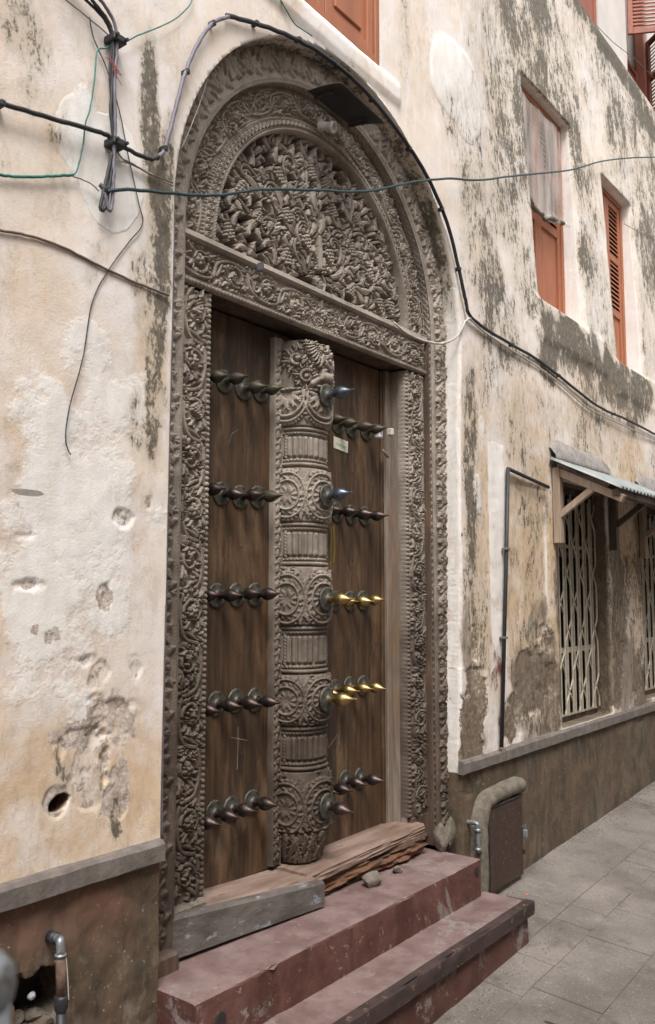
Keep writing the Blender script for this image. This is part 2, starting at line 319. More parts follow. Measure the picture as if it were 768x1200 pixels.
M = dict(
    wall=mat_wall(), carved=mat_carved(), plank=mat_plank(), step=mat_step(), paving=mat_paving(),
    jambwood=mat_plank('bleached_jamb_wood', (.19, .145, .115), (.30, .25, .21), (.10, .075, .058)),
    rawwood=mat_plank('raw_timber', (.30, .22, .165), (.42, .33, .26), (.14, .09, .06)),
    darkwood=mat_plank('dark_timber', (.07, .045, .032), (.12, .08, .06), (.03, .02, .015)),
    logwood=mat_simple('split_timber', (.15, .095, .07), (.30, .215, .175), .85, 9, 0, .006, (.10, .05, .028), (.22, 1, 1)),
    lograw=mat_simple('rotten_orange_timber', (.065, .040, .028), (.19, .085, .042), .9, 12, 0, .012, (.05, .035, .025), (.22, 1, 1.4)),
    plate=mat_simple('flaking_grey_paint', (.070, .056, .048), (.150, .132, .122), .7, 9, 0, .006, (.27, .30, .34), (.5, 1, 1)),
    brass=mat_simple('polished_brass', (.44, .32, .135), (.27, .19, .08), .32, 22, 1, .0008, (.16, .11, .05), (1, 1, 1), .5),
    bronze=mat_simple('dark_bronze', (.050, .040, .040), (.12, .080, .066), .34, 24, .85, .0010, (.17, .13, .10), (1, 1, 1), .55),
    olive=mat_simple('dusty_olive_brass', (.055, .045, .030), (.10, .085, .058), .5, 14, .4, .0006, (.035, .028, .02)),
    steelblue=mat_simple('blued_bronze', (.09, .11, .14), (.17, .18, .20), .3, 14, .8, .0006),
    rosette=mat_simple('patinated_rosette', (.06, .06, .052), (.13, .12, .095), .5, 30, .6, .001, (.17, .19, .17)),
    orange=mat_simple('orange_brown_paint', (.29, .095, .042), (.38, .14, .068), .6, 6, 0, .001, (.28, .10, .055), (1, 1, .2)),
    redbrown=mat_simple('red_brown_paint', (.24, .075, .045), (.33, .11, .065), .55, 6, 0, .001, (.18, .06, .035), (1, 1, .2)),
    cement=mat_simple('band_cement', (.115, .095, .085), (.185, .16, .145), .9, 18, 0, .003, (.11, .09, .075)),
    flash=mat_simple('pale_flashing_cement', (.20, .18, .165), (.33, .305, .285), .9, 16, 0, .004, (.12, .10, .085)),
    stone=mat_simple('mossy_cement', (.10, .082, .060), (.19, .165, .135), .9, 22, 0, .005, (.10, .105, .06)),
    rubble=mat_simple('rubble_stone', (.11, .088, .07), (.21, .18, .15), .9, 15, 0, .005, (.10, .08, .06)),
    hatch=mat_simple('speckled_brown_hatch', (.045, .024, .018), (.070, .040, .030), .55, 26, .2, .001, (.20, .165, .14)),
    black=mat_simple('black_rubber', (.014, .014, .016), (.03, .03, .034), .5, 20, 0, .0005),
    greycable=mat_simple('grey_violet_cable', (.12, .11, .135), (.20, .185, .22), .5, 20, 0, .0005),
    teal=mat_simple('teal_wire', (.01, .10, .09), (.03, .22, .18), .5, 20, 0, .0005),
    tealdark=mat_simple('dark_teal_cable', (.010, .030, .034), (.02, .055, .06), .45, 20, 0, .0005),
    whitecable=mat_simple('grubby_white_cable', (.42, .39, .34), (.55, .52, .47), .6, 20, 0, .0005, (.2, .17, .13)),
    brownwire=mat_simple('dull_brown_wire', (.12, .08, .06), (.2, .14, .1), .6, 20),
    redwire=mat_simple('red_thread', (.45, .08, .07), (.5, .12, .1), .6, 20),
    galv=mat_simple('galvanised_pipe', (.22, .24, .26), (.36, .38, .40), .42, 14, .7, .0006, (.14, .13, .12)),
    rust=mat_simple('rusty_pipe', (.10, .06, .045), (.22, .15, .11), .8, 25, .2, .002, (.30, .26, .22)),
    sheet=mat_simple('black_sheet', (.022, .020, .020), (.05, .045, .042), .5, 10, .3, .001),
    tin=mat_simple('pale_corrugated_roofing', (.25, .275, .275), (.34, .36, .355), .45, 8, .2, .0005),
    cream=mat_simple('cream_gate_paint', (.44, .39, .31), (.55, .49, .40), .5, 12, .1, .0005, (.30, .22, .15)),
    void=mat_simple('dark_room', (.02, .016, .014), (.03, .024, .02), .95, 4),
    white=mat_simple('white_plastic', (.62, .62, .66), (.70, .70, .72), .4, 10),
    paper=mat_simple('yellowed_paper', (.62, .60, .50), (.70, .68, .58), .8, 10),
    green=mat_simple('green_ink', (.10, .28, .12), (.12, .32, .15), .8, 10),
    blue=mat_simple('pale_blue_scrap', (.32, .40, .50), (.38, .46, .56), .6, 10),
    chalk=mat_simple('chalk', (.20, .165, .14), (.30, .26, .23), .95, 60),
    yellow=mat_simple('yellow_paint_drip', (.16, .115, .02), (.22, .16, .025), .6, 25),
    redpaint=mat_smear(),
    leaf=mat_simple('fallen_leaf', (.50, .12, .07), (.62, .20, .11), .7, 60),
    nosing=mat_simple('dark_step_edge', (.026, .016, .014), (.055, .033, .029), .65, 10, 0, .002, (.20, .13, .06)),
    iron=mat_simple('dark_iron', (.035, .030, .030), (.07, .058, .052), .6, 20, .5),
    upper=mat_simple('upper_white_plaster', (.60, .55, .51), (.70, .66, .63), .9, 2, 0, .002),
    opposite=mat_simple('opposite_limewash', (.50, .45, .38), (.62, .57, .49), .95, 1.2, 0, .004, (.38, .33, .26)),
    grime=mat_simple('joint_grime', (.085, .072, .062), (.17, .148, .132), .95, 18, 0, .003),
)
def mat_plastic():
    t = NT('milky_plastic_sheet', .35); f = t.noise(9, 5, .6, t.co((1, 1, .2)))
    t.b.inputs['Alpha'].default_value = .62; t.put(t.b.inputs['Alpha'], t.ss(f, .3, .7, .34, .66))
    return t.out(t.mix(t.ss(f, .3, .7), (.46, .40, .35), (.60, .54, .49)), .35)
M['plastic'] = mat_plastic()

# ================================================================== GROUND
def gz(x, y):
    x = np.asarray(x, float); y = np.asarray(y, float)
    return .04 * (np.clip(x, 2.0, 30) - 4.4) + .1 * (np.clip(y, -.9, 0.0) + .35) - .03
def plane_grid(x0, x1, y0, y1, nx, ny, zf):
    X, Y = np.meshgrid(np.linspace(x0, x1, nx), np.linspace(y0, y1, ny)); Z = zf(X, Y)
    V = np.stack([X, Y, Z], -1).reshape(-1, 3); i = np.arange((nx - 1) * (ny - 1)); r = i // (nx - 1); c = i % (nx - 1); a = r * nx + c
    return V, np.stack([a, a + 1, a + nx + 1, a + nx], 1)
V, Fq = plane_grid(-60, 60, -60, 30, 120, 90, lambda x, y: gz(x, y) - .03)
ground = tag(mesh('ground', V, Fq, M['grime'], org=(0, 0, 0)), kind='structure')
pav = tag(bpy.data.objects.new('pavement', None), kind='structure'); C.objects.link(pav); pav.location = (5, -1.5, 0)
# mortar bed between the slabs, slabs as separate pieces with open, gritty joints
V, Fq = plane_grid(-1.5, 13, -4.2, .05, 150, 50, lambda x, y: gz(x, y) - .0022)
tag(mesh('mortar_bed', V, Fq, M['grime'], pav))
rr = random.Random(11)
y = -4.1; row = 0
while y < -.02:
    wd = rr.uniform(.20, .34); y1 = min(y + wd, .0)
    if y1 > -.16: y1 = 0.0
    x = -1.4 + rr.uniform(0, .5)
    while x < 12.8:
        ln = rr.uniform(.22, .52) * (1 if x < 8 else 1.4); j = rr.uniform(.0008, .0030)
        if not (3.2 < x + ln / 2 < 3.72 and -1.15 < (y + y1) / 2 < -.5 and False):
            mb = MB(); n = 3; P = []
            tilt = rr.uniform(-.0015, .0015); dz = rr.uniform(-.002, .002); w1 = rr.uniform(-.03, .03)
            xs = [x + j, x + ln * .5, x + ln - j]; ys = [y + j, y1 - j]
            for yy in ys:
                for xx in xs:
                    sk = w1 * (1 if yy == ys[1] else -1) if xx == xs[1] else 0
                    P.append((xx + sk, yy + (rr.uniform(-.004, .004) if xx == xs[1] else rr.uniform(-.001, .001)), float(gz(xx, yy)) + dz + tilt * (xx - x) / ln))
            lo = [(p[0], p[1], p[2] - .03) for p in P]
            mb.add(P + lo, [(0, 1, 4, 3), (1, 2, 5, 4), (0, 6, 7, 1), (1, 7, 8, 2), (3, 4, 10, 9), (4, 5, 11, 10), (0, 3, 9, 6), (2, 8, 11, 5)])
            # corner chips
            mb.build('paving_slab', M['paving'], pav, org=(x, y, 0))
        x += ln
    y = y1; row += 1
    if y1 >= 0: break

# ================================================================== FACADE
BX = (6.0, 0.0, 0.0)
bld = thing('building', 'old limewashed coral stone townhouse with stained peeling plaster around the carved arched doorway', 'building', BX)
XC = 3.40; ZC = 3.28; RO = 1.16                                         # doorway recess
W1 = (5.80, 6.77, 3.90, 5.69); W2 = (7.47, 8.28, 3.80, 5.56); WC = (2.75, 3.69, 4.575, 6.2)
G1 = (5.95, 7.00, .83, 2.60); G2 = (7.82, 8.85, .86, 2.60)
W3 = (9.6, 10.4, 3.70, 5.50)
def sd_rect(x, z, r):
    dx = np.maximum(r[0] - x, x - r[1]); dz = np.maximum(r[2] - z, z - r[3]); return np.maximum(dx, dz)
def sd_arch(x, z):
    up = np.hypot(x - XC, z - ZC) - RO; lo = np.maximum((XC - RO - .010 * sstep(3.2, 1.0, z)) - x, x - (XC + RO - .030 * sstep(3.28, 2.5, z) - .030 * sstep(2.3, .8, z))); lo = np.where(z < ZC, lo, 9.)
    return np.where(z >= ZC, up, lo)
def hole_sd(x, z):
    hx, hz = un(71, 941); h = np.hypot((x - hx) / 1.45, (z - hz) * 1.15 - .2 * (x - hx)) - .030 - .022 * (fbm(x * 26, z * 26 + 3) - .5)
    hx, hz = un(46, 1172); h2 = np.hypot((x - hx) / 1.1, (z - hz)) - .105 - .05 * (fbm(x * 14, z * 14) - .5) * 2
    return h, h2
OPEN = [('arch', .125), (W1, .17), (W2, .17), (WC, .07), (G1, .13), (G2, .13), (W3, .17)]
def sdf_all(x, z):
    S = [sd_arch(x, z)] + [sd_rect(x, z, o[0]) for o in OPEN[1:]] + list(hole_sd(x, z))
    return np.stack(S)
DEP = np.array([o[1] for o in OPEN] + [.14, .16])
# grid lines: fine near the camera, coarser away, exact lines at rectangle edges
def lines(a, b, step, exact):
    L = [a]; 
    while L[-1] < b: L.append(L[-1] + step(L[-1]))
    L = np.array(L)
    for e in exact: L[np.argmin(abs(L - e))] = e
    return L
gx = lines(.9, 13.2, lambda x: .0065 if x < 2.24 else .016 + .0028 * max(0, x - 2.4), [v for o in OPEN[1:] for v in o[0][:2]])
gzl = lines(-.25, 7.10, lambda z: .012 if z < .85 else .0075 if z < 2.35 else (.0135 if z < 4.4 else .02), sorted({v for o in OPEN[1:] for v in o[0][2:]}))
GX, GZ = np.meshgrid(gx, gzl); NX = len(gx); NZ = len(gzl)
# ---- painted masks (each has a place and shape of its own)
def blob(A, px, py, rx, rz, s, wob=.5, soft=.5):
    """ellipse at photo point (px,py); radii in metres, edge wobbled by noise"""
    x, z = un(px, py)
    d = np.hypot((GX - x) / rx, (GZ - z) / rz) + wob * (fbm(GX * 5 + x * 9, GZ * 5 + z * 7, 4) - .5) * 2
    np.maximum(A, s * (1 - sstep(1 - soft, 1 + soft, d)), out=A)
mould = np.zeros_like(GX); bare = np.zeros_like(GX); fresh = np.zeros_like(GX); damp = np.zeros_like(GX); ochre = np.zeros_like(GX); grey = np.zeros_like(GX)
# upper right wall: overall growth, thinning downwards
reg = sstep(4.45, 4.9, GX) * sstep(2.9, 4.3, GZ); mould += reg * (.68 + 1.2 * (fbm(GX * 1.6, GZ * 1.3) - .4))
reg = sstep(4.45, 4.7, GX) * sstep(4.4, 2.6, GZ) * sstep(.8, 1.6, GZ); mould = np.maximum(mould, reg * (.50 + .8 * (fbm(GX * 2, GZ * 1.2) - .45)))
mould += (GX < 4.4) * .10
for b in [(575, 340, .22, .55, .95), (563, 300, .16, .5, .8), (548, 250, .12, .5, .7), (600, 400, .25, .35, .75), (540, 150, .2, .4, .62),
          (553, 490, .10, .45, 1.0), (552, 600, .09, .5, .95), (548, 700, .08, .4, .8), (562, 780, .1, .3, .7), (602, 500, .08, .3, .8), (640, 560, .1, .25, .5),
          (655, 395, .55, .28, 1.15), (690, 420, .35, .28, 1.1), (745, 455, .5, .3, 1.15), (735, 470, .4, .3, 1.0), (690, 500, .35, .3, .8), (675, 540, .25, .2, .8),
          (760, 300, .4, .6, 1.0), (640, 420, .2, .2, 1.2), (670, 400, .4, .2, 1.35), (720, 445, .6, .25, 1.3), (592, 420, .15, .12, 1.2), (720, 120, .5, .6, .45), (590, 60, .5, .5, .5), (620, 30, .4, .4, .45), (690, 22, .8, .14, 1.3), (712, 55, .5, .16, 1.4), (735, 95, .7, .14, 1.4), (760, 145, .6, .2, 1.3),
          (176, 125, .05, .32, 1.1), (180, 180, .045, .2, 1.05), (188, 260, .075, .42, 1.05), (168, 345, .08, .22, .85), (190, 330, .06, .5, .95), (180, 440, .04, .4, .8), (160, 490, .05, .12, .7), (197, 215, .05, .3, .85),
          (25, 28, .12, .14, .95), (35, 60, .05, .18, .6), (70, 190, .06, .25, .5), (15, 548, .05, .03, .9), (112, 300, .05, .06, .6), (105, 325, .04, .05, .6),
          (70, 880, .022, .10, .75), (78, 905, .02, .08, .75), (122, 900, .018, .09, .8), (100, 840, .04, .03, .4), (138, 962, .03, .08, .8),
          (720, 720, .18, .5, .8), (715, 640, .12, .4, .6), (625, 740, .3, .15, .9), (640, 630, .1, .25, .45), (612, 690, .1, .2, .5), (640, 820, .6, .3, .8), (725, 700, .3, .7, .9), (655, 700, .1, .8, .7), (750, 680, .4, .6, .8), (760, 780, .4, .3, 1.), (600, 580, .2, .3, .6), (700, 470, .5, .25, .9),
          (585, 20, .3, .4, .55), (475, 30, .08, .3, .5)]:
    blob(mould, *b)
for b in [(552, 860, .16, .30, .9), (560, 815, .13, .22, .75), (548, 905, .14, .12, .9), (625, 800, .38, .26, .68), (600, 840, .16, .2, .7), (640, 770, .2, .22, .6), (720, 780, .22, .35, .85), (735, 690, .15, .35, .6), (750, 800, .2, .3, .8),
          (545, 640, .07, .30, .46), (545, 560, .05, .22, .45), (570, 680, .05, .2, .4), (556, 740, .05, .25, .6), (605, 600, .06, .2, .3), (735, 620, .1, .2, .4),
          (145, 610, .055, .04, .62, .9), (35, 685, .06, .03, .62, .9), (122, 700, .04, .05, .6, .9), (62, 745, .035, .03, .58, .9), (42, 738, .02, .02, .5), (100, 775, .04, .03, .55, .9), (135, 850, .13, .14, .60, 1.0), (115, 890, .09, .13, .58, 1.0), (140, 915, .06, .12, .58, 1.0), (95, 860, .12, .05, .55, 1.0), (160, 780, .04, .06, .5, .9), (118, 790, .04, .05, .55, .9), (135, 820, .06, .05, .55, .9), (175, 590, .02, .03, .8), (70, 865, .04, .05, .55), (66, 940, .05, .05, .8), (100, 915, .03, .05, .5), (118, 770, .04, .04, .45),
          (150, 530, .02, .03, .5), (170, 290, .03, .12, .45), (160, 380, .03, .1, .4), (20, 10, .05, .05, .5), (70, 800, .14, .2, .3), (120, 950, .14, .14, .33), (25, 900, .12, .25, .25), (185, 620, .03, .4, .3)]:
    blob(bare, *b)
for b in [(532, 95, .30, .26, 1.0, .16, .1), (548, 118, .2, .3, .9, .2, .1), (175, 175, .02, .1, .6), (105, 580, .35, .75, .52), (60, 680, .4, .5, .5), (150, 470, .1, .3, .4), (130, 200, .16, .22, .75, .25, .2), (95, 160, .10, .2, .6), (560, 580, .06, .12, .9, .2, .1), (690, 408, .14, .13, .9, .2, .1),
          (565, 500, .06, .1, .5), (90, 450, .2, .3, .35), (655, 250, .1, .4, .3)]:
    blob(fresh, *b)
for b in [(90, 950, .5, .30, .85), (60, 800, .25, .25, .6), (120, 1000, .4, .24, .7), (12, 620, .10, .5, .6), (165, 560, .05, .4, .5), (40, 300, .15, .25, .3), (625, 640, .5, .7, 1.), (610, 700, .4, .6, .9), (745, 620, .4, .8, 1.2), (640, 760, .5, .4, 1.), (565, 640, .2, .8, .7), (585, 680, .05, .9, .5), (560, 720, .12, .5, .5), (175, 420, .06, .5, .5), (620, 520, .4, .4, .5), (700, 540, .4, .3, .45), (500, 60, .2, .3, .3), (700, 480, .8, .4, .5), (560, 560, .2, .8, .5), (40, 470, .3, .3, .3), (50, 110, .3, .2, .25)]:
    blob(ochre, *b)
for b in [(690, 545, .48, .10, .9, .25, .2), (755, 588, .3, .09, .9, .25, .2), (30, 577, .06, .010, .8, 1.2), (14, 574, .05, .008, .7, 1.2), (22, 592, .012, .03, .6, 1.2)]:
    blob(grey, *b)
damp = np.where(GX < XC, sstep(.86, .80, GZ), sstep(.80, .74, GZ)) * 1.0
damp = np.maximum(damp, .26 * sstep(1.25, .9, GZ) * (GX > 4.5))
dwash = np.zeros_like(GX)
for b in [(632, 800, .50, .30, .36), (640, 760, .22, .3, .34), (600, 850, .2, .15, .3), (726, 690, .16, .75, .36), (735, 790, .3, .3, .38), (750, 650, .08, .5, .26), (653, 640, .06, .9, .34), (556, 860, .16, .22, .34), (548, 780, .08, .3, .26), (690, 440, .5, .12, .2), (640, 590, .05, .3, .2)]: blob(dwash, *b)
damp = np.maximum(damp, dwash)
mould = np.where(GZ < .8, mould + .35 * (fbm(GX * 3, GZ * 3) > .5), mould)
# smooth painted margins left and right of the walled-up opening and the margin beside the doorway
for (a, b, z0, z1) in ((4.86, 5.13, .95, 2.80), (5.72, 5.80, 1.3, 2.5)):
    mk = sstep(a, a + .02, GX) * sstep(b, b - .02, GX) * sstep(z0, z0 + .1, GZ) * sstep(z1, z1 - .1, GZ); fresh = np.maximum(fresh, mk * .55 * sstep(.9, 1.5, GZ)); mould *= (1 - .85 * mk)
SD = sdf_all(GX, GZ)
near = np.exp(-np.maximum(SD[0], 0) / .06); fresh = np.maximum(fresh, .5 * np.exp(-np.maximum(SD[0], 0) / .03) * (GZ > 1.0) * (GX > 3.4))
# ---- relief
Y = -(.010 * (fbm(GX * 1.1, GZ * 1.1, 3) - .5) * 2 + .004 * (fbm(GX * 6, GZ * 6, 4) - .5) * 2)
bm_ = sstep(.48, .55, bare + (fbm(GX * 9, GZ * 9, 5) - .5) * .7)
Y += bm_ * np.where(GX < 2.3, .5, 1.) * (.007 + .010 * (fbm(GX * 22, GZ * 22, 4) - .3))
Y += -.005 * sstep(.5, .6, fresh + (fbm(GX * 5, GZ * 5) - .5) * .3) * (GX > 4) 
Y += .012 * sstep(0, .012, -sd_rect(GX, GZ, (5.15, 5.80, .80, 2.52)))            # walled-up opening set back
Y += -.018 * sstep(.012, -.012, sd_rect(GX, GZ, (2.5, 3.89, 4.45, 4.575)))        # sill course under the middle window
Y += -.016 * sstep(.06, -.02, sd_rect(GX, GZ, (5.72, 7.15, 3.62, 3.90)) + .02 * (fbm(GX * 6, GZ * 6) - .5))
Y += -.016 * sstep(.06, -.02, sd_rect(GX, GZ, (7.4, 8.6, 3.52, 3.80)) + .02 * (fbm(GX * 6, GZ * 6) - .5))
Y += -.012 * sstep(6.9, 7.05, GZ)                                                   # worn cornice at the top
def dent(px, py, rx, rz, d):
    global Y
    x, z = un(px, py); q = np.hypot((GX - x) / rx, (GZ - z) / rz) + 1.1 * (fbm(GX * 24 + x * 7, GZ * 24, 5) - .5) * 2; up = .6 + .8 * sstep(-rz, rz, GZ - z); Y = Y + .30 * d * up * (1 - sstep(.76, .85, q))
for b in [(145, 610, .045, .032, .010), (35, 686, .055, .022, .011), (124, 702, .022, .045, .010), (62, 745, .034, .022, .010), (100, 775, .045, .02, .010), (160, 782, .03, .045, .005), (135, 850, .11, .10, .008), (118, 890, .05, .10, .014), (72, 880, .02, .06, .02), (126, 895, .012, .08, .030), (120, 865, .07, .02, .014), (28, 628, .04, .010, .010), (95, 858, .07, .015, .016), (108, 800, .02, .04, .01), (540, 890, .05, .1, .02)]:
    dent(*b)
Y = Y * (1 - np.exp(-np.maximum(SD[0], 0) / .03) * .7)
Y = np.where(GZ < .8, Y + .008 * (fbm(GX * 4, GZ * 4, 5) - .5) * 2 + .010 * (fbm(GX * 11 + 3, GZ * 11, 4) - .5) * 2 * (GX < 2.6), Y)
Y = np.where(GX > 4.49, Y + .012 * sstep(.80, .76, GZ) * 0, Y)
SDm = SD.min(0); who = SD.argmin(0)
# ---- cut the grid along the openings
P = np.stack([GX, Y, GZ], -1).reshape(-1, 3); sdv = SDm.reshape(-1)
AT = {'A': np.stack([mould, bare, fresh, np.ones_like(GX)], -1).reshape(-1, 4), 'B': np.stack([damp, ochre, grey, np.ones_like(GX)], -1).reshape(-1, 4)}
i = np.arange((NX - 1) * (NZ - 1)); r_ = i // (NX - 1); c_ = i % (NX - 1); a_ = r_ * NX + c_
Q = np.stack([a_, a_ + 1, a_ + NX + 1, a_ + NX], 1); eps = 1e-9
pos = (sdv[Q] > -eps).sum(1)
full = Q[pos == 4]; part = Q[(pos > 0) & (pos < 4)]
NV = []; NA = []; NB = []; cache = {}; poly = []; base = len(P)
def cutv(a, b):
    k = (min(a, b), max(a, b))
    if k not in cache:
        t = sdv[a] / (sdv[a] - sdv[b]); cache[k] = base + len(NV)
        NV.append(P[a] + (P[b] - P[a]) * t); NA.append(AT['A'][a] + (AT['A'][b] - AT['A'][a]) * t); NB.append(AT['B'][a] + (AT['B'][b] - AT['B'][a]) * t)
    return cache[k]
for q in part:
    f = []
    for k in range(4):
        a, b = int(q[k]), int(q[(k + 1) % 4]); pa, pb = sdv[a] > -eps, sdv[b] > -eps
        if pa: f.append(a)
        if pa != pb and abs(sdv[a]) > 1e-7 and abs(sdv[b]) > 1e-7: f.append(cutv(a, b))
    if len(f) >= 3: poly.append(f)
ALLF = [list(map(int, f)) for f in full] + poly
V2 = np.vstack([P, np.array(NV)]); A2 = np.vstack([AT['A'], np.array(NA)]); B2 = np.vstack([AT['B'], np.array(NB)])
# rim: every open edge is carried back into the wall
ed = {}
for f in ALLF:
    for k in range(len(f)):
        a, b = f[k], f[(k + 1) % len(f)]
        if (b, a) in ed: del ed[(b, a)]
        else: ed[(a, b)] = 1
rimV = []; rimA = []; rimB = []; back = {}; rf = []
nb = len(V2); x0, x1, z0, z1 = gx[0], gx[-1], gzl[0], gzl[-1]
def onb(v): return v[0] < x0 + 1e-6 or v[0] > x1 - 1e-6 or v[2] < z0 + 1e-6 or v[2] > z1 - 1e-6
STEPS = 4
def bk(i):
    if i not in back:
        v = V2[i]; s = sdf_all(np.array(v[0]), np.array(v[2])); wi = int(np.argmin(np.abs(s))); d = DEP[wi]; L = [i]
        if wi in (1, 2, 6): d = .285 - float(batter(v[0], v[2]))
        for k in range(1, STEPS + 1):
            L.append(nb + len(rimV)); t = k / STEPS; rimV.append((v[0] + (RNG.random() - .5) * .002, v[1] + (d - v[1]) * t, v[2]))
            A = A2[i].copy(); B = B2[i].copy()
            if wi == 0: A[0] = .18 + (.5 if v[2] > 3.9 else 0) + .6 * math.exp(-((v[2] - 3.75) / .25) ** 2); A[1] = 0 if v[2] > 1.2 else .35; A[2] = .55 if v[2] < 3.6 else .3; A[0] += .15; B[0] = .95 if v[2] < .75 else 0; B[1] = .25 if v[2] > 3.7 else 0
            elif wi in (1, 2, 3, 6): A[0] = .25 if v[2] > 5.2 or wi == 3 else .02; A[1] = 0; A[2] = .7; 
            elif wi in (4, 5): A[0] = .8; A[1] = .7; B[0] = .5
            else: A[0] = .5; A[1] = .9; B[0] = .9
            rimA.append(A); rimB.append(B)
        back[i] = L
    return back[i]
for (a, b) in ed:
    if onb(V2[a]) and onb(V2[b]): continue
    La, Lb = bk(a), bk(b)
    for k in range(STEPS): rf.append([Lb[k], La[k], La[k + 1], Lb[k + 1]])
V3 = np.vstack([V2, np.array(rimV)]); A3 = np.vstack([A2, np.array(rimA)]); B3 = np.vstack([B2, np.array(rimB)])
ALLF += rf
used = np.zeros(len(V3), bool); used[np.concatenate([np.array(f) for f in ALLF])] = True
remap = np.cumsum(used) - 1
V3 = V3[used]; A3 = A3[used]; B3 = B3[used]; V3[:, 1] += batter(V3[:, 0], V3[:, 2])
ALLF = [[int(remap[i]) for i in f] for f in ALLF]
wall = mesh('wall', V3, ALLF, M['wall'], bld, True, attrs={'A': A3, 'B': B3})
# hollow behind the little holes, and the building's other faces
mb = MB(); hx, hz = un(71, 941); MB().box(hx - .12, hx + .12, .13, .15, hz - .12, hz + .12).build('hole_back', M['void'], bld); hx, hz = un(46, 1172); MB().box(hx - .2, hx + .2, .15, .17, hz - .2, hz + .2).build('hole_back', M['void'], bld)
# ---- storey above, set back
mb = MB(); yb = .42; zu = 7.0
uw = (un0(668, 5, yb)[0], un0(702, 30, yb)[0]); uw2 = (un0(735, 60, yb)[0], un0(761, 110, yb)[0])
mb.box(.9, uw[0], yb, yb + .3, zu, 10.5); mb.box(uw[0], uw[1], yb, yb + .3, 9.6, 10.5); mb.box(uw[1], uw2[0], yb, yb + .3, zu, 10.5)
mb.box(uw2[0], uw2[1], yb, yb + .3, 9.8, 10.5); mb.box(uw2[1], 15.2, yb, yb + .3, zu, 10.5)
mb.build('upper_wall', M['upper'], bld)
mb = MB(); mb.box(.9, 13.2, .02, .6, 7.02, 7.09); V = np.array(mb.V); V[:, 1] = np.where(V[:, 1] < .1, -.01 + batter(V[:, 0], V[:, 2]), V[:, 1])
V = np.vstack([np.array([(x, (.6 if k in (2, 3) else -.008 + float(batter(x, 7.05))), 7.04 if k in (0, 3) else 7.105) for k in range(4)]) for x in np.linspace(.9, 13.2, 60)]); mb.F = [[i * 4 + k, (i + 1) * 4 + k, (i + 1) * 4 + (k + 1) % 4, i * 4 + (k + 1) % 4] for i in range(59) for k in range(4)]
mesh('cornice_top', V, mb.F, M['stone'], bld, False)
mb = MB(); mb.box(.9, 15.2, .8, 5, -.3, 10.5); mb.box(.88, .9, .0, .8, -.3, 7.0); mb.box(13.2, 13.22, 0, .8, -.3, 7.0); mb.build('house_body', M['void'], bld)

# ---- band of the dado: long cement lengths with a worn arris
def band(xa, xb, z0, z1, d):
    n = int((xb - xa) / .02); X = np.linspace(xa, xb, n); prof = [(.015, z1 + .006), (-.55 * d, z1 + .003), (-d, z1 - .010), (-d, z0 + .006), (-d + .008, z0), (.015, z0)]
    V = []; 
    for i, x in enumerate(X):
        for k, (yy, zz) in enumerate(prof):
            e = 0 if k in (0, 5) else 1
            c = .5 * (fbm(x * 7 + k, k * 3.1) - .5) * .010 * e
            V.append((x, yy + c + (.008 * max(0, fbm(x * 5, 9.) - .62) * 4 if k in (1, 2) else 0), zz + (fbm(x * 9, k * 5.) - .5) * .006))
    K = len(prof); F = [[i * K + k, (i + 1) * K + k, (i + 1) * K + k + 1, i * K + k + 1] for i in range(n - 1) for k in range(K - 1)]
    F += [list(range(K)), [(n - 1) * K + k for k in range(K)][::-1]]
    o = mesh('dado_band', V, F, M['cement'], bld, False)
band(.9, 2.226, .805, .878, .03); band(4.475, 5.0, .752, .822, .026); band(5.004, 9.2, .752, .824, .028); band(9.204, 13.2, .755, .826, .028)

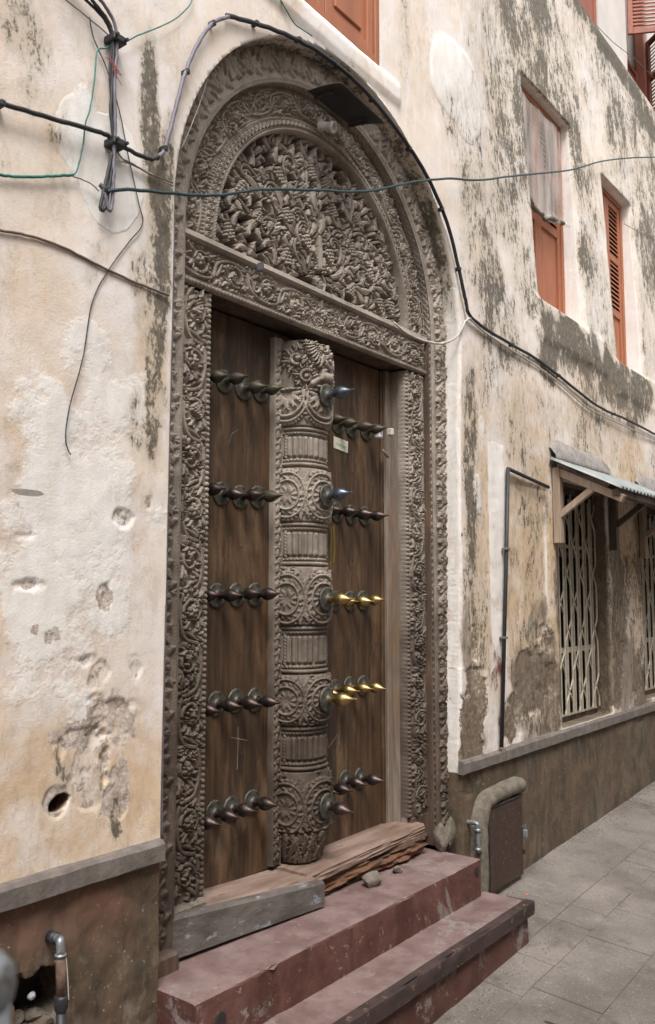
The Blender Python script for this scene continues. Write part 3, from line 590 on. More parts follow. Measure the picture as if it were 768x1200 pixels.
# ================================================================== WINDOWS
def louvre_leaf(parent, x0, x1, y, z0, z1, m, split=None, M4=None, name='shutter', slats=True, nsl=12, stile=.055):
    """timber shutter leaf facing -y; louvres above 'split', panel below; z from z0 to z1"""
    yb_ = lambda z: float(batter((x0 + x1) / 2, z))
    def P(v): 
        v = Vector(v)
        if M4 is not None: v = M4 @ v
        return (v.x, v.y + float(batter(v.x, v.z)) if M4 is None else v.y, v.z)
    mb = MB(); th = .035; rails = [z0, z1 - stile]
    if split: rails.append(split - stile / 2)
    for q in (x0, x1 - stile): mb.box(q, q + stile, y - th, y, z0, z1, .004)
    mids = []
    if slats:
        zs0 = (split + stile / 2) if split else z0 + stile; zm = (zs0 + z1 - stile) / 2; rails.append(zm - stile / 2); mids = [(zs0, zm - stile / 2), (zm + stile / 2, z1 - stile)]
    for q in rails: mb.box(x0 + stile, x1 - stile, y - th + .003, y - .002, q + .0005, q + stile, .003)
    V = [P(v) for v in mb.V]; leaf = mesh(name, V, mb.F, m, parent, False)
    if split or not slats:
        pz1 = (split - stile / 2) if split else z1 - stile
        mb = MB(); mb.box(x0 + stile - .002, x1 - stile + .002, y - .016, y - .006, z0 + stile - .002, pz1 + .002); mb.box(x0 + stile + .035, x1 - stile - .035, y - .027, y - .012, z0 + stile + .04, pz1 - .04, .008)
        mesh('panel', [P(v) for v in mb.V], mb.F, m, leaf, False)
    for (a, b) in mids:
        n = max(3, int((b - a) / .042))
        for k in range(n):
            zc = a + (b - a) * (k + .5) / n; mb = MB(); h = .021
            mb.add([(x0 + stile - .004, y - th + .004, zc - h), (x1 - stile + .004, y - th + .004, zc - h), (x1 - stile + .004, y - .004, zc + h), (x0 + stile - .004, y - .004, zc + h),
                    (x0 + stile - .004, y - th + .004, zc - h + .008), (x1 - stile + .004, y - th + .004, zc - h + .008), (x1 - stile + .004, y - .004, zc + h + .008), (x0 + stile - .004, y - .004, zc + h + .008)],
                   [(0, 1, 2, 3), (7, 6, 5, 4), (0, 4, 5, 1), (2, 6, 7, 3), (0, 3, 7, 4), (1, 5, 6, 2)])
            mesh('slat', [P(v) for v in mb.V], mb.F, m, leaf, False)
    return leaf
def window(R, m, split, slats=True, d=.265):
    x0, x1, z0, z1 = R
    mb = MB(); fw = .045
    mb.box(x0 + .002, x0 + fw, d - .05, d + .03, z0 + .003, z1 - .003, .004); mb.box(x1 - fw, x1 - .002, d - .05, d + .03, z0 + .003, z1 - .003, .004); mb.box(x0 + fw, x1 - fw, d - .05, d + .03, z1 - fw, z1 - .003, .003); mb.box(x0 + fw, x1 - fw, d - .05, d + .03, z0 + .003, z0 + fw, .003)
    V = mb.V
    mesh('window_frame', V, mb.F, m, bld, False)
    xm = (x0 + x1) / 2
    louvre_leaf(bld, x0 + fw + .003, xm - .003, d - .003, z0 + fw + .003, z1 - fw - .003, m, split, Matrix(), slats=slats)
    louvre_leaf(bld, xm + .003, x1 - fw - .003, d - .003, z0 + fw + .003, z1 - fw - .003, m, split, Matrix(), slats=slats)
window(W1, M['orange'], 4.72); window(W2, M['orange'], 4.42); window(W3, M['orange'], 4.42); window((WC[0], WC[1], WC[2], 6.2), M['orange'], 5.3, True, .045)
# upstairs shutters
louvre_leaf(bld, uw[0] + .01, uw[1] - .01, yb + .05, zu + .02, 9.58, M['redbrown'], 9.2, Matrix())
mb = MB(); mb.box(uw2[0] + .01, uw2[0] + .08, yb + .02, yb + .12, zu, 9.78, .004); mb.box(uw2[1] - .08, uw2[1] - .01, yb + .02, yb + .12, zu, 9.78, .004); mb.build('window_frame', M['redbrown'], bld)
louvre_leaf(bld, uw2[0] + .09, uw2[1] - .09, yb + .13, zu + .02, 7.9, M['redbrown'], None, Matrix(), slats=False)
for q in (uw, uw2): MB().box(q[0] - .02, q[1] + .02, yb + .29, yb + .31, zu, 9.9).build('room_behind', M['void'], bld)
def hinged(x, y, ang): return Matrix.Translation((x, y, 0)) @ Matrix.Rotation(ang, 4, 'Z')
za = un0(735, 42, yb)[1]; zb2 = un0(757, 86, yb - .25)[1]
louvre_leaf(bld, 0, .55, 0, za, za + 1.3, M['redbrown'], None, hinged(uw2[0] + .02, yb - .01, math.radians(-62)), name='open_shutter')
louvre_leaf(bld, 0, .62, 0, zb2, zb2 + .95, M['redbrown'], None, hinged(uw2[1] - .02, yb - .01, math.radians(-128)), name='open_shutter')
# milky plastic sheet hung over the upper half of the first window
nx, nz = 40, 70; sx0, sx1 = W1[0] + .03, W1[1] - .075; sz0, sz1 = 4.78, 5.60
U_, T_ = np.meshgrid(np.linspace(0, 1, nx), np.linspace(0, 1, nz)); sag = .07 * np.sin(U_ * PI * 1.4) * (1 - T_)
X_ = sx0 + (sx1 - sx0) * U_; Z_ = sz0 + (sz1 - sz0) * T_ - sag - .08 * U_ * (1 - T_); Yp = .118 - .012 * np.sin(U_ * 7 + T_ * 2.5) * (.3 + .7 * (1 - T_)) - .005 * np.sin(U_ * 19 + 5 * T_) - .05 * np.exp(-((T_ - .02) / .05) ** 2)
Yp = Yp + .070; V = np.stack([X_, Yp, Z_], -1).reshape(-1, 3); i = np.arange((nx - 1) * (nz - 1)); a = (i // (nx - 1)) * nx + i % (nx - 1)
so = mesh('plastic_sheet', V, np.stack([a, a + 1, a + nx + 1, a + nx], 1), M['plastic'], org=(6.05, .2, 4.6))
tag(so, 'milky plastic sheet hung over the louvres of the upper window nearest the arch', 'plastic sheet')
mb = MB(); pts = [(sx0 + (sx1 - .10 - sx0) * t, .15 - .01 * math.sin(t * 20), 4.79 - .07 * math.sin(t * PI * 1.4) - .08 * t + .008 * math.sin(t * 31)) for t in np.linspace(0, 1, 26)]
mb.tube(pts, [.016 + .006 * math.sin(k * 1.9) for k in range(26)], 7); mb.build('rolled_hem', M['rubble'], so, True)

# ================================================================== GRILLED WINDOWS + AWNINGS
def gate(R, n):
    x0, x1, z0, z1 = R; yg = .11
    mb = MB(); fw = .05
    for a, b, c, d in ((x0 + .002, x0 + fw, z0 + .003, z1), (x1 - fw, x1 - .002, z0 + .003, z1), (x0 + fw, x1 - fw, z1 - fw, z1 - .002), (x0 + fw, x1 - fw, z0 + .003, z0 + .04), (x0 + fw, x1 - fw, 2.06, 2.10)): mb.box(a, b, .128, .18, c, d, .003)
    mb.build('window_frame', M['darkwood'], bld)
    gr = bpy.data.objects.new('folding_gate', None); C.objects.link(gr); gr.parent = bld; gr.location = Vector((x0, yg, z0)) - wloc(bld)
    for q0_, q1_ in ((1.335, 1.375), (2.125, 2.15), (z0 + .041, z0 + .055)): MB().box(x0 + .051, x1 - .051, yg + .006, yg + .018, q0_, q1_).build('gate_rail', M['cream'], gr)
    per = (x1 - x0 - .1) / n
    for k in range(n):
        xc = x0 + .05 + per * (k + .5)
        mb = MB(); mb.box(xc - .0045, xc + .0045, yg - .012, yg + .004, z0 + .05, z1 - .06); mb.build('upright', M['cream'], gr)
        for s in (-1, 1):                                     # the lattice links pinch together and bow apart
            pts = []
            zz = z0 + .06
            while zz < z1 - .08:
                ph = ((zz - z0 + (0 if k % 2 else .22)) / .44) % 1.0
                off = .5 * per * (1 - sstep(.0, .22, ph) * sstep(1.0, .78, ph)) if True else 0
                pts.append((xc + s * (.5 * per - off * .86) * 1.0, yg - .014, zz)); zz += .035
            mb = MB(); mb.tube(pts, .0066, 5); mb.build('lattice_link', M['cream'], gr)
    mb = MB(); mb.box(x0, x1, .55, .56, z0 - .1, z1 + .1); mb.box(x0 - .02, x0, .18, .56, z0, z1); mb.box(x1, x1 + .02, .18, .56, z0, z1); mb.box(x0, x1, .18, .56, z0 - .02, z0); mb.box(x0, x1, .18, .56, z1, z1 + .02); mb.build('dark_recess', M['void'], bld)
gate(G1, 7); gate(G2, 7)
aw = bld
def awning(xa, xb, zt):
    n = int((xb - xa) / .0125); X = np.linspace(xa, xb, n); L = np.linspace(0, 1, 6); V = []
    for t in L:
        for x in X: V.append((x, -.012 - .50 * t, zt - .25 * t - .0 + .010 * math.cos(2 * PI * x / .076) + .012 * (fbm(x * 2, t * 3) - .5)))
    V = np.array(V); i = np.arange((n - 1) * 5); a = (i // (n - 1)) * n + i % (n - 1); Fq = np.stack([a, a + 1, a + n + 1, a + n], 1)
    o = mesh('awning_roof', V, Fq, M['tin'], bld); md = o.modifiers.new('thick', 'SOLIDIFY'); md.thickness = .004
def bracket(x, zt, m, top=True):
    mb = MB(); mb.box(x - .035, x + .035, -.06, -.006, zt - .60, zt - .06, .004); o = mb.build('awning_bracket', m, bld)
    MB().beam((x, -.03, zt - .085), (x, -.50, zt - .315), .05, .055).build('rafter', m, o)
    MB().beam((x, -.05, zt - .40), (x, -.30, zt - .22), .04, .045).build('brace', m, o)
awning(5.82, 7.62, 2.735); awning(7.64, 9.2, 2.70)
bracket(5.90, 2.73, M['rawwood']); bracket(7.05, 2.73, M['darkwood']); bracket(7.80, 2.69, M['rawwood']); bracket(9.0, 2.69, M['darkwood'])
MB().beam((5.86, -.46, 2.46), (7.6, -.46, 2.46), .05, .05).build('awning_purlin', M['darkwood'], bld)
MB().beam((7.66, -.46, 2.425), (9.15, -.46, 2.425), .05, .05).build('awning_purlin', M['darkwood'], bld)
# cement flashing over each awning
for xa, xb, zt in ((5.84, 6.95, 2.735), (7.72, 8.9, 2.70)):
    n = 60; V = []
    for i in range(n):
        x = xa + (xb - xa) * i / (n - 1); hh = .15 * min(1, 6 * i / n + .5, 6 * (n - i) / n + .2) + .03 * (fbm(x * 6, 3.) - .5)
        V += [(x, .004, zt + hh), (x, -.012, zt + hh * .92), (x, -.055 + .01 * fbm(x * 9, 1.), zt + .02), (x, -.05, zt - .02), (x, .01, zt - .02)]
    F = [[i * 5 + k, (i + 1) * 5 + k, (i + 1) * 5 + k + 1, i * 5 + k + 1] for i in range(n - 1) for k in range(4)]
    mesh('cement_flashing', V, F, M['flash'], bld, True)

# ================================================================== CARVING
class Cv:
    """height field of carved relief; u across, v along, metres"""
    def __init__(s, w, h, res):
        s.w, s.h, s.res = w, h, res; s.nu = int(round(w / res)) + 1; s.nv = int(round(h / res)) + 1
        s.u = np.linspace(0, w, s.nu); s.v = np.linspace(0, h, s.nv); s.H = np.zeros((s.nv, s.nu))
    def win(s, u0, u1, v0, v1):
        a = max(0, int(u0 / s.w * (s.nu - 1))); b = min(s.nu, int(u1 / s.w * (s.nu - 1)) + 2); c = max(0, int(v0 / s.h * (s.nv - 1))); d = min(s.nv, int(v1 / s.h * (s.nv - 1)) + 2)
        if b <= a or d <= c: return None
        return slice(c, d), slice(a, b), s.u[None, a:b], s.v[c:d, None]
    def near(s, P, pad):
        P = np.array(P, float); g = s.win(P[:, 0].min() - pad, P[:, 0].max() + pad, P[:, 1].min() - pad, P[:, 1].max() + pad)
        if g is None: return None
        sv, su, U, V_ = g; best = np.full((V_.shape[0], U.shape[1]), 1e9); T = np.zeros_like(best); S = np.zeros_like(best)
        d = np.diff(P, axis=0); L = np.hypot(d[:, 0], d[:, 1]) + 1e-12; cum = np.r_[0, np.cumsum(L)]
        for k in range(len(d)):
            ax = U - P[k, 0]; ay = V_ - P[k, 1]; t = np.clip((ax * d[k, 0] + ay * d[k, 1]) / L[k] ** 2, 0, 1)
            dx = ax - t * d[k, 0]; dy = ay - t * d[k, 1]; q = np.hypot(dx, dy); m = q < best
            best = np.where(m, q, best); T = np.where(m, (cum[k] + t * L[k]) / cum[-1], T); S = np.where(m, np.sign(d[k, 0] * ay - d[k, 1] * ax), S)
        return sv, su, best, T, S
    cut = 0.0
    def put(s, sv, su, h, mask, halo=None):
        if halo is not None and s.cut > 0:                   # carved over what lies beneath, with an undercut line round it
            A = s.H[sv, su]; A = np.where(halo & ~mask, np.minimum(A, A * .12), A); s.H[sv, su] = np.where(mask, h, A)
        else: s.H[sv, su] = np.where(mask, np.maximum(s.H[sv, su], h), s.H[sv, su])
    def stroke(s, P, r0, r1=None, h=.012, base=0.0, groove=False):
        r1 = r0 if r1 is None else r1; g = s.near(P, max(r0, r1) + s.cut)
        if g is None: return
        sv, su, d, T, S = g; r = r0 + (r1 - r0) * T; q = d / r; hh = base + h * np.sqrt(np.clip(1 - q * q, 0, 1))
        if groove: hh = hh - h * .35 * np.exp(-(q / .22) ** 2)
        s.put(sv, su, hh, q < 1, d < r + s.cut if s.cut else None)
    def leaf(s, P, W, h=.012, base=.004, lobes=4, vein=.35, curl=.5):
        g = s.near(P, W * 1.05 + s.cut)
        if g is None: return
        sv, su, d, T, S = g; q0 = d / W
        env = (np.sin(PI * np.clip(T, 0, 1) ** .80) ** .8) * (1 - .15 * T) + .14 * (1 - T)
        ph = lobes * (T - .34 * q0); lob = .66 + .34 * np.abs(np.sin(PI * ph)) ** .8
        wd = np.maximum(env * lob, 1e-3); q = np.clip(q0 / wd, 0, 1)
        ridge = .72 + .28 * np.abs(np.cos(1.0 * PI * (q0 / np.maximum(env, .05)))) ** 1.2      # veins running the length of the leaf
        hh = base + h * np.clip(1 - q ** 3, 0, 1) ** .5 * ridge * (.55 + .45 * T * (1 + curl)) - h * .22 * (q0 < .12) * (T < .9)
        s.put(sv, su, hh, (q0 < wd) & (T > 0) & (T < 1), (q0 < wd + s.cut / W) if s.cut else None)
    def fan(s, x, y, a, L, sg, h=.03, base=.008, W=None, k=3, spread=.55):
        """acanthus fan: fingers sharing a foot, the outer ones shorter, every tip curling to the side sg"""
        W = W or L * .13
        for i in sorted(range(k), key=lambda i: -abs(i - (k - 1) / 2)):
            o = i - (k - 1) / 2; LL = L * (1 - .20 * abs(o)); s.leaf(arc_pts(x, y, a + o * spread * .55, LL, sg * .7 / L + o * spread * .9 / L, 11, (sg * 2.6 + o * 1.6) / L), W, h * (1 - .08 * abs(o)), base + .004 * (1 - abs(o)), 2, .3, .8)
    def flower(s, u, v, R, n=5, h=.012, base=.004, rot=0.0):
        g = s.win(u - R - s.cut, u + R + s.cut, v - R - s.cut, v + R + s.cut)
        if g is None: return
        sv, su, U, V_ = g; x = U - u; y = V_ - v; r = np.hypot(x, y); th = np.arctan2(y, x) + rot; pet = np.abs(np.cos(n * th / 2)); rim = R * (.62 + .38 * pet ** .6)
        hh = base + h * np.clip(1 - (r / rim) ** 4, 0, 1) ** .5 * (.45 + .4 * pet + .25 * (r / R)) - h * .3 * np.exp(-((1 - pet) / .03) ** 0 * (np.abs(np.sin(n * th / 2)) / .12) ** 2) * (r > R * .25)
        hh = np.where(r < R * .27, base + h * .45 + h * .75 * np.sqrt(np.clip(1 - (r / (R * .27)) ** 2, 0, 1)), hh); s.put(sv, su, hh, r < rim, (r < rim + s.cut) if s.cut else None)
    def bead(s, u, v, R, h=None, base=0.0, ru=None):
        h = R if h is None else h; ru = ru or R; g = s.win(u - ru, u + ru, v - R, v + R)
        if g is None: return
        sv, su, U, V_ = g; q = ((U - u) / ru) ** 2 + ((V_ - v) / R) ** 2; s.put(sv, su, base + h * np.sqrt(np.clip(1 - q, 0, 1)), q < 1)
    def grapes(s, u, v, R, ang, h=.014, base=.006):
        if s.cut:
            g = s.win(u - R * 1.2, u + R * 1.2, v - R * 1.2, v + R * 1.2)
            if g is not None: sv, su, U, V_ = g; m = (np.hypot(U - u, V_ - v) < R * .95 + s.cut); s.H[sv, su] = np.where(m, s.H[sv, su] * .25, s.H[sv, su])
        for a in range(-3, 4):
            for b in range(-2, 3):
                x = a * R * .36; y = (b + (a % 2) * .5) * R * .38
                lim = .62 * R * (1 - max(0, x) / (1.3 * R)) 
                if abs(x) > R or abs(y) > lim: continue
                s.bead(u + x * math.cos(ang) - y * math.sin(ang), v + x * math.sin(ang) + y * math.cos(ang), R * .21, h * .55, base + h * (.6 - .35 * (y / (.6 * R)) ** 2))
    def ring(s, u, v, R, w, h, base=0.0, sq=1.0):
        g = s.win(u - R - w, u + R + w, v - (R + w) * sq, v + (R + w) * sq)
        if g is None: return
        sv, su, U, V_ = g; r = np.hypot(U - u, (V_ - v) / sq); q = np.abs(r - R) / w; s.put(sv, su, base + h * np.sqrt(np.clip(1 - q * q, 0, 1)), q < 1)
    def bar(s, u0, u1, h, rnd=True):
        m = (s.u >= u0) & (s.u <= u1); q = (s.u - (u0 + u1) / 2) / ((u1 - u0) / 2 + 1e-9); p = h * np.clip(1 - np.abs(q) ** 4, 0, 1) ** .5 if rnd else h * np.ones_like(q)
        s.H[:, m] = np.maximum(s.H[:, m], p[m][None, :])
    def hbar(s, v0, v1, h, rope=0):
        m = (s.v >= v0) & (s.v <= v1); q = (s.v - (v0 + v1) / 2) / ((v1 - v0) / 2 + 1e-9); p = h * np.clip(1 - np.abs(q) ** 3, 0, 1) ** .5
        B = p[m][:, None] * np.ones((1, s.nu))
        if rope: B = B * (.6 + .4 * np.abs(np.sin(PI * (s.u[None, :] / rope + .5 * q[m][:, None]))))
        s.H[m, :] = np.maximum(s.H[m, :], B)
    def rope(s, uc, r, pitch, h, slant=.6):
        m = np.abs(s.u - uc) < r; q = (s.u[m] - uc) / r
        B = h * np.sqrt(1 - q ** 2)[None, :] * (.45 + .55 * np.abs(np.sin(PI * (s.v[:, None] / pitch + slant * q[None, :]))) ** .6); s.H[:, m] = np.maximum(s.H[:, m], B)
    def beads(s, uc, r, pitch, h):
        for v in np.arange(pitch / 2, s.h, pitch): s.bead(uc, v, min(r, pitch * .47), h, 0, r)
def arc_pts(x, y, ang, L, curv, n=9, curl=0.0):
    P = [(x, y)]; st = L / n
    for i in range(n):
        ang += (curv + curl * (i / n) ** 2) * st; x += math.cos(ang) * st; y += math.sin(ang) * st; P.append((x, y))
    return P
def spiral(cx, cy, R, a0, turns, sgn, n=26, end=.25):
    return [(cx + (R * (1 - (1 - end) * (i / n) ** .9)) * math.cos(a0 + sgn * 2 * PI * turns * i / n), cy + (R * (1 - (1 - end) * (i / n) ** .9)) * math.sin(a0 + sgn * 2 * PI * turns * i / n)) for i in range(n + 1)]
def scrollband(c, u0, u1, v0, v1, seed, per=.205, h=.016):
    """rinceau: a wave vine whose every half-turn closes in a scroll round a flower, with acanthus leaves filling the spandrels"""
    c.cut = .0032; r = random.Random(seed); W = u1 - u0; um = (u0 + u1) / 2; n = max(1, int(round((v1 - v0) / per))); per = (v1 - v0) / n
    for k in range(n):
        sg = 1 if k % 2 == 0 else -1; cv = v0 + per * (k + .5); cu = um + sg * W * .07; R = min(W * .38, per * .40)
        for q in range(6):                                   # fans thrown outwards off the scroll, tips curling back
            a = (q + .5) / 6 * 2 * PI + r.uniform(-.18, .18); x = cu + R * .80 * math.cos(a); y = cv + R * .80 * math.sin(a)
            L = W * r.uniform(.44, .58); c.fan(x, y, a - sg * 1.0, L, sg * .9, h * r.uniform(.85, 1.1), r.uniform(.0, .003), W * .080, 3, .7)
        for q in range(4):                                   # spandrel sprays on the far side of the vine
            a = PI * (0 if sg < 0 else 1) + (q - 1.5) * .55; c.leaf(arc_pts(um - sg * W * .16, cv + per * .5, a, W * .42, (q - 1.5) * 5, 8), W * .10, h * 1.0, .001, 2)
    for k in range(n):
        sg = 1 if k % 2 == 0 else -1; cv = v0 + per * (k + .5); cu = um + sg * W * .07; R = min(W * .38, per * .40)
        c.stroke(smooth_path([(um + sg * W * .25, cv - per * .62), (um - sg * W * .20, cv - per * .52), (um - sg * W * .40, cv - per * .18), (um - sg * W * .38, cv + per * .22), (um - sg * W * .12, cv + per * .50), (um + sg * W * .20, cv + per * .60)], 5), W * .060, W * .052, h * .75, .004, True)
        c.stroke(spiral(cu, cv, R * .98, PI + (0 if sg > 0 else PI), .95, -sg, 26, .50), W * .055, W * .04, h * .85, .005, True)
        kind = r.choice('fffgl')
        if kind == 'f': c.flower(cu, cv, W * .22, r.choice((5, 5, 6)), h * 1.0, .006, r.random() * 6)
        elif kind == 'g': c.grapes(cu, cv, W * .23, r.random() * 6, h, .006)
        else: c.fan(cu - W * .13, cv, .3, W * .36, sg, h * 1.1, .006, W * .09, 3, .8)
        x = cu + R * .95 * math.cos(PI / 2); c.fan(cu + sg * W * .02, cv + R * .9, PI / 2 - sg * 1.9, W * .34, -sg, h, .008, W * .065, 2, .8)
    fill(c, u0, u1, v0, v1, W, h, r, int((v1 - v0) * (u1 - u0) / (W * .22) ** 2 * .6))
    c.H[:, (c.u < u0) | (c.u > u1)] = 0.0
def fill(c, u0, u1, v0, v1, W, h, r, n, thr=.0015, keep=.35):
    for _ in range(n):
        x = r.uniform(u0 + W * .05, u1 - W * .05); y = r.uniform(v0, v1); i = min(c.nv - 1, int(y / c.h * (c.nv - 1))); j = min(c.nu - 1, int(x / c.w * (c.nu - 1)))
        if c.H[i, j] < thr and r.random() > keep:
            c.fan(x, y, r.random() * 6.28, W * .26, r.choice((-1, 1)), h * .7, .001, W * .05, 2, .8)
def clampwin(c, u0, u1):
    m = (c.u < u0) | (c.u > u1); return m
def emit(c, fn, m, name, parent, skirt=.02, cull=None, noise=.0012):
    H = c.H + noise * (fbm(c.u[None, :] * 60 + 3, c.v[:, None] * 60, 3) - .5) * 2
    U, V_ = np.meshgrid(c.u, c.v)
    # skirt rows all round
    U = np.pad(U, 1, mode='edge'); V_ = np.pad(V_, 1, mode='edge'); H = np.pad(H, 1, mode='constant', constant_values=-skirt)
    X, Y_, Z = fn(U, V_, H); P_ = np.stack([X, Y_, Z], -1).reshape(-1, 3); nv, nu = U.shape
    i = np.arange((nu - 1) * (nv - 1)); a = (i // (nu - 1)) * nu + i % (nu - 1); Fq = np.stack([a, a + 1, a + nu + 1, a + nu], 1)
    if cull is not None:
        bad = cull(U, V_).reshape(-1); Fq = Fq[~bad[Fq].all(1)]
        us = np.zeros(len(P_), bool); us[Fq.ravel()] = True; rm = np.cumsum(us) - 1; P_ = P_[us]; Fq = rm[Fq]
    return mesh(name, P_, Fq, m, parent, True)

DOORF = thing('carved_doorway', 'huge round-arched doorway frame of weathered grey-brown wood densely carved with vines, flowers and scrolls', 'door frame', (XC, .17, .36))
YF = .168; YO = .11; ZB = .545; ZL0 = 3.06; ZL1 = 3.285
RES = .0030
# ---- wide jamb bands
for sg, seed in ((-1, 5), (1, 9)):
    c = Cv(.215, ZL0 - ZB - .01, RES if sg < 0 else .0034)
    scrollband(c, .030, .175, .0, c.h, seed, .215, .024); c.beads(.0125, .0115, .0235, .013); c.bar(.026, .032, .006); c.bar(.176, .1845, .010); c.bar(.1850, .215, .003)
    emit(c, lambda U, V_, H: (XC + sg * (.785 + U), YF - H, ZB + V_), M['carved'], 'carved_jamb', DOORF, .05)
# ---- wide arch band: bead, guilloche, teeth, scroll
c = Cv(.255, PI * .90, .0030)
scrollband(c, .095, .225, .0, c.h, 21, .20, .024); c.cut = 0
c.rope(.011, .0105, .017, .016, .9)
for v in np.arange(.022, c.h, .036):
    c.ring(.049, v, .0125, .0045, .014, .004); c.bead(.049, v, .0065, .014, .004)
c.bar(.024, .030, .014); c.bar(.066, .070, .012); c.beads(.080, .0085, .019, .010)
c.bar(.090, .095, .008); c.bar(.226, .234, .011); c.bar(.235, .255, .003)
def fa(U, V_, H):
    a = PI - V_ / .90; r = .778 + U * .8706; return XC + r * np.cos(a), YF - H - .018 * np.exp(-((U - .02) / .05) ** 2) + .006, ZL1 + .003 + r * np.sin(a)
emit(c, fa, M['carved'], 'arch_band', DOORF, .075)
# ---- path up the left side, round the arch, down the right
def path(S, r, zb=.42):
    L = ZL1 - zb; A = PI * 1.0
    a = np.clip((S - L) / 1.0, 0, PI); th = PI - a
    x = XC + r * np.cos(th); z = ZL1 + r * np.sin(th)
    z = np.where(S < L, zb + S, np.where(S > L + A, ZL1 - (S - L - A), z)); return x, z
LT = 2 * (ZL1 - .42) + PI
c = Cv(.125, LT, .0034)
for k, v in enumerate(np.arange(.07, LT, .125)):            # running rosettes linked by leaf sprays
    if k % 2 == 0: c.flower(.072, v, .042, 6, .020, .002, k)
    else:
        for q in range(4): c.leaf(arc_pts(.072, v, q * PI / 2 + .6, .055, 12, 6), .021, .019, .002, 3)
    sg = 1 if k % 2 else -1
    c.stroke(smooth_path([(.072 - sg * .03, v - .07), (.072 + sg * .036, v), (.072 - sg * .03, v + .07)], 5), .007, .007, .015)
    for q in range(5): c.leaf(arc_pts(.072 + sg * .02, v + .02 + q * .012 - .03, 1.2 * sg + q * .8, .05, -sg * 16, 6), .017, .017, .001, 3)
fill(c, .025, .12, 0, LT, .125, .013, random.Random(3), 1800)
c.rope(.010, .0075, .014, .009); c.bar(.018, .023, .006)
emit(c, lambda U, V_, H: (path(V_, 1.0 + U * 1.30)[0], YO - H, path(V_, 1.0 + U * 1.30)[1]), M['carved'], 'outer_moulding', DOORF, .03)
c = Cv(.060, LT, .0030)
for v in np.arange(.02, LT, .040):                          # chain of little leaf-crossed squares
    for sg in (-1, 1): c.stroke([(.014, v - .018 * sg), (.046, v + .018 * sg)], .0045, .0045, .008)
    c.bead(.030, v, .007, .010); c.ring(.030, v + .02, .0075, .0035, .007)
c.bar(.002, .009, .008); c.bar(.051, .058, .008)
emit(c, lambda U, V_, H: (path(V_, 1.0 - H)[0], YO - .002 + U, path(V_, 1.0 - H)[1]), M['carved'], 'chain_moulding', DOORF, .004)
# ---- lintel
c = Cv(1.99, ZL1 - ZL0, RES)
scr = Cv(.150, 1.95, RES); scrollband(scr, .004, .146, 0, .86, 31, .215, .022); scrollband(scr, .004, .146, 1.09, 1.95, 33, .215, .022)
for a in range(10): scr.leaf(arc_pts(.075, .975, a * PI / 5, .075, 8 * (1 if a % 2 else -1), 7), .024, .017, .003, 4)
scr.flower(.075, .975, .030, 6, .016, .008); fill(scr, 0, .15, .8, 1.15, .15, .016, random.Random(2), 200)
sub = scr.H.T[:, ::1]; rows = sub.shape[0]; i0 = int(.035 / c.res); j0 = int(.02 / c.res); hh = min(rows, c.nv - i0); ww = min(sub.shape[1], c.nu - j0); c.H[i0:i0 + hh, j0:j0 + ww] = sub[:hh, :ww]
c.hbar(.0, .024, .026, .022); c.hbar(.025, .033, .012); c.hbar(.188, .197, .014)
m_ = (c.v > .198); c.H[m_, :] = .034 - .010 * ((c.v[m_] - .198) / .027)[:, None] * 1.0
emit(c, lambda U, V_, H: (XC - .995 + U, YF - .006 - H, ZL0 + V_), M['carved'], 'lintel', DOORF, .004)
MB().box(XC - .79, XC + .79, YF - .002, .36, ZL0 + .004, ZL1 - .01, .002).build('lintel_soffit', M['darkwood'], DOORF)
# ---- tympanum, pierced foliage growing from a vase
RT = .802; TW = 2 * RT; c = Cv(TW, RT, .0027); r = random.Random(77); cx = RT
c.cut = .0065
def stem(P, r0=.013, r1=.006): c.stroke(P, r0, r1, .020, .010, True)
def hook(x, y, a, L, sg, W=.027, base=.012): c.fan(x, y, a, L, sg, .024, base * .6, W * .95, 3, .95)
stems = []
for sg in (-1, 1):
    for (a0, L1, R, cs) in ((6, .18, .085, 1), (20, .40, .085, -1), (34, .20, .095, 1), (44, .44, .090, -1), (56, .50, .09, 1), (66, .26, .085, -1), (77, .46, .075, 1), (14, .60, .06, 1), (32, .62, .055, -1)):
        a = math.radians(a0); P = [(sg * (.010 + L1 * t * math.cos(a)), .10 + .03 * t + L1 * t * math.sin(a) * (.85 + .15 * t) - .05 * math.sin(PI * t) * cs) for t in np.linspace(0, 1, 12)]
        x, y = P[-1]; ang = math.atan2(P[-1][1] - P[-2][1], sg * (P[-1][0] - P[-2][0])); x *= sg
        Q = [(sg * p[0], p[1]) for p in P]; Q = [(x_ * 1, y_) for x_, y_ in Q]
        tail = [(x, y)]
        for i in range(20): ang += cs * (.19 + .018 * i) ; st_ = R * .20 * (1 - i / 26); x += math.cos(ang) * st_; y += math.sin(ang) * st_; tail.append((x, y))
        full_ = [(cx + sg * p[0], max(.012, p[1])) for p in Q[:-1] + tail]; stems.append((full_, sg, cs)); stem(full_, .012, .0065)
stem([(cx, .10), (cx + .006, .25), (cx - .004, .42), (cx, .66)], .019, .009)
stems.append(([(cx, .20 + .02 * i) for i in range(25)], 1, 1))
allh = []
for P, sg, cs in stems:
    n = len(P); side = 1
    for i in range(6, n - 1, 5):
        x, y = P[i]; dx = P[i + 1][0] - P[i - 1][0]; dy = P[i + 1][1] - P[i - 1][1]; a = math.atan2(dy, dx); side = -side
        allh.append((x, y, a + side * r.uniform(.6, .95), r.uniform(.13, .175), -side * r.uniform(.8, 1.5)))
r.shuffle(allh); allh.sort(key=lambda q: -math.hypot(q[0] - cx, q[1]) + r.uniform(-.1, .1))
for (x, y, a, L, sd) in allh: hook(x, y, a, L, sd, r.uniform(.022, .029), r.uniform(.008, .016))
for P, sg, cs in stems[:-1]: stem(P[10:], .0095, .0055)
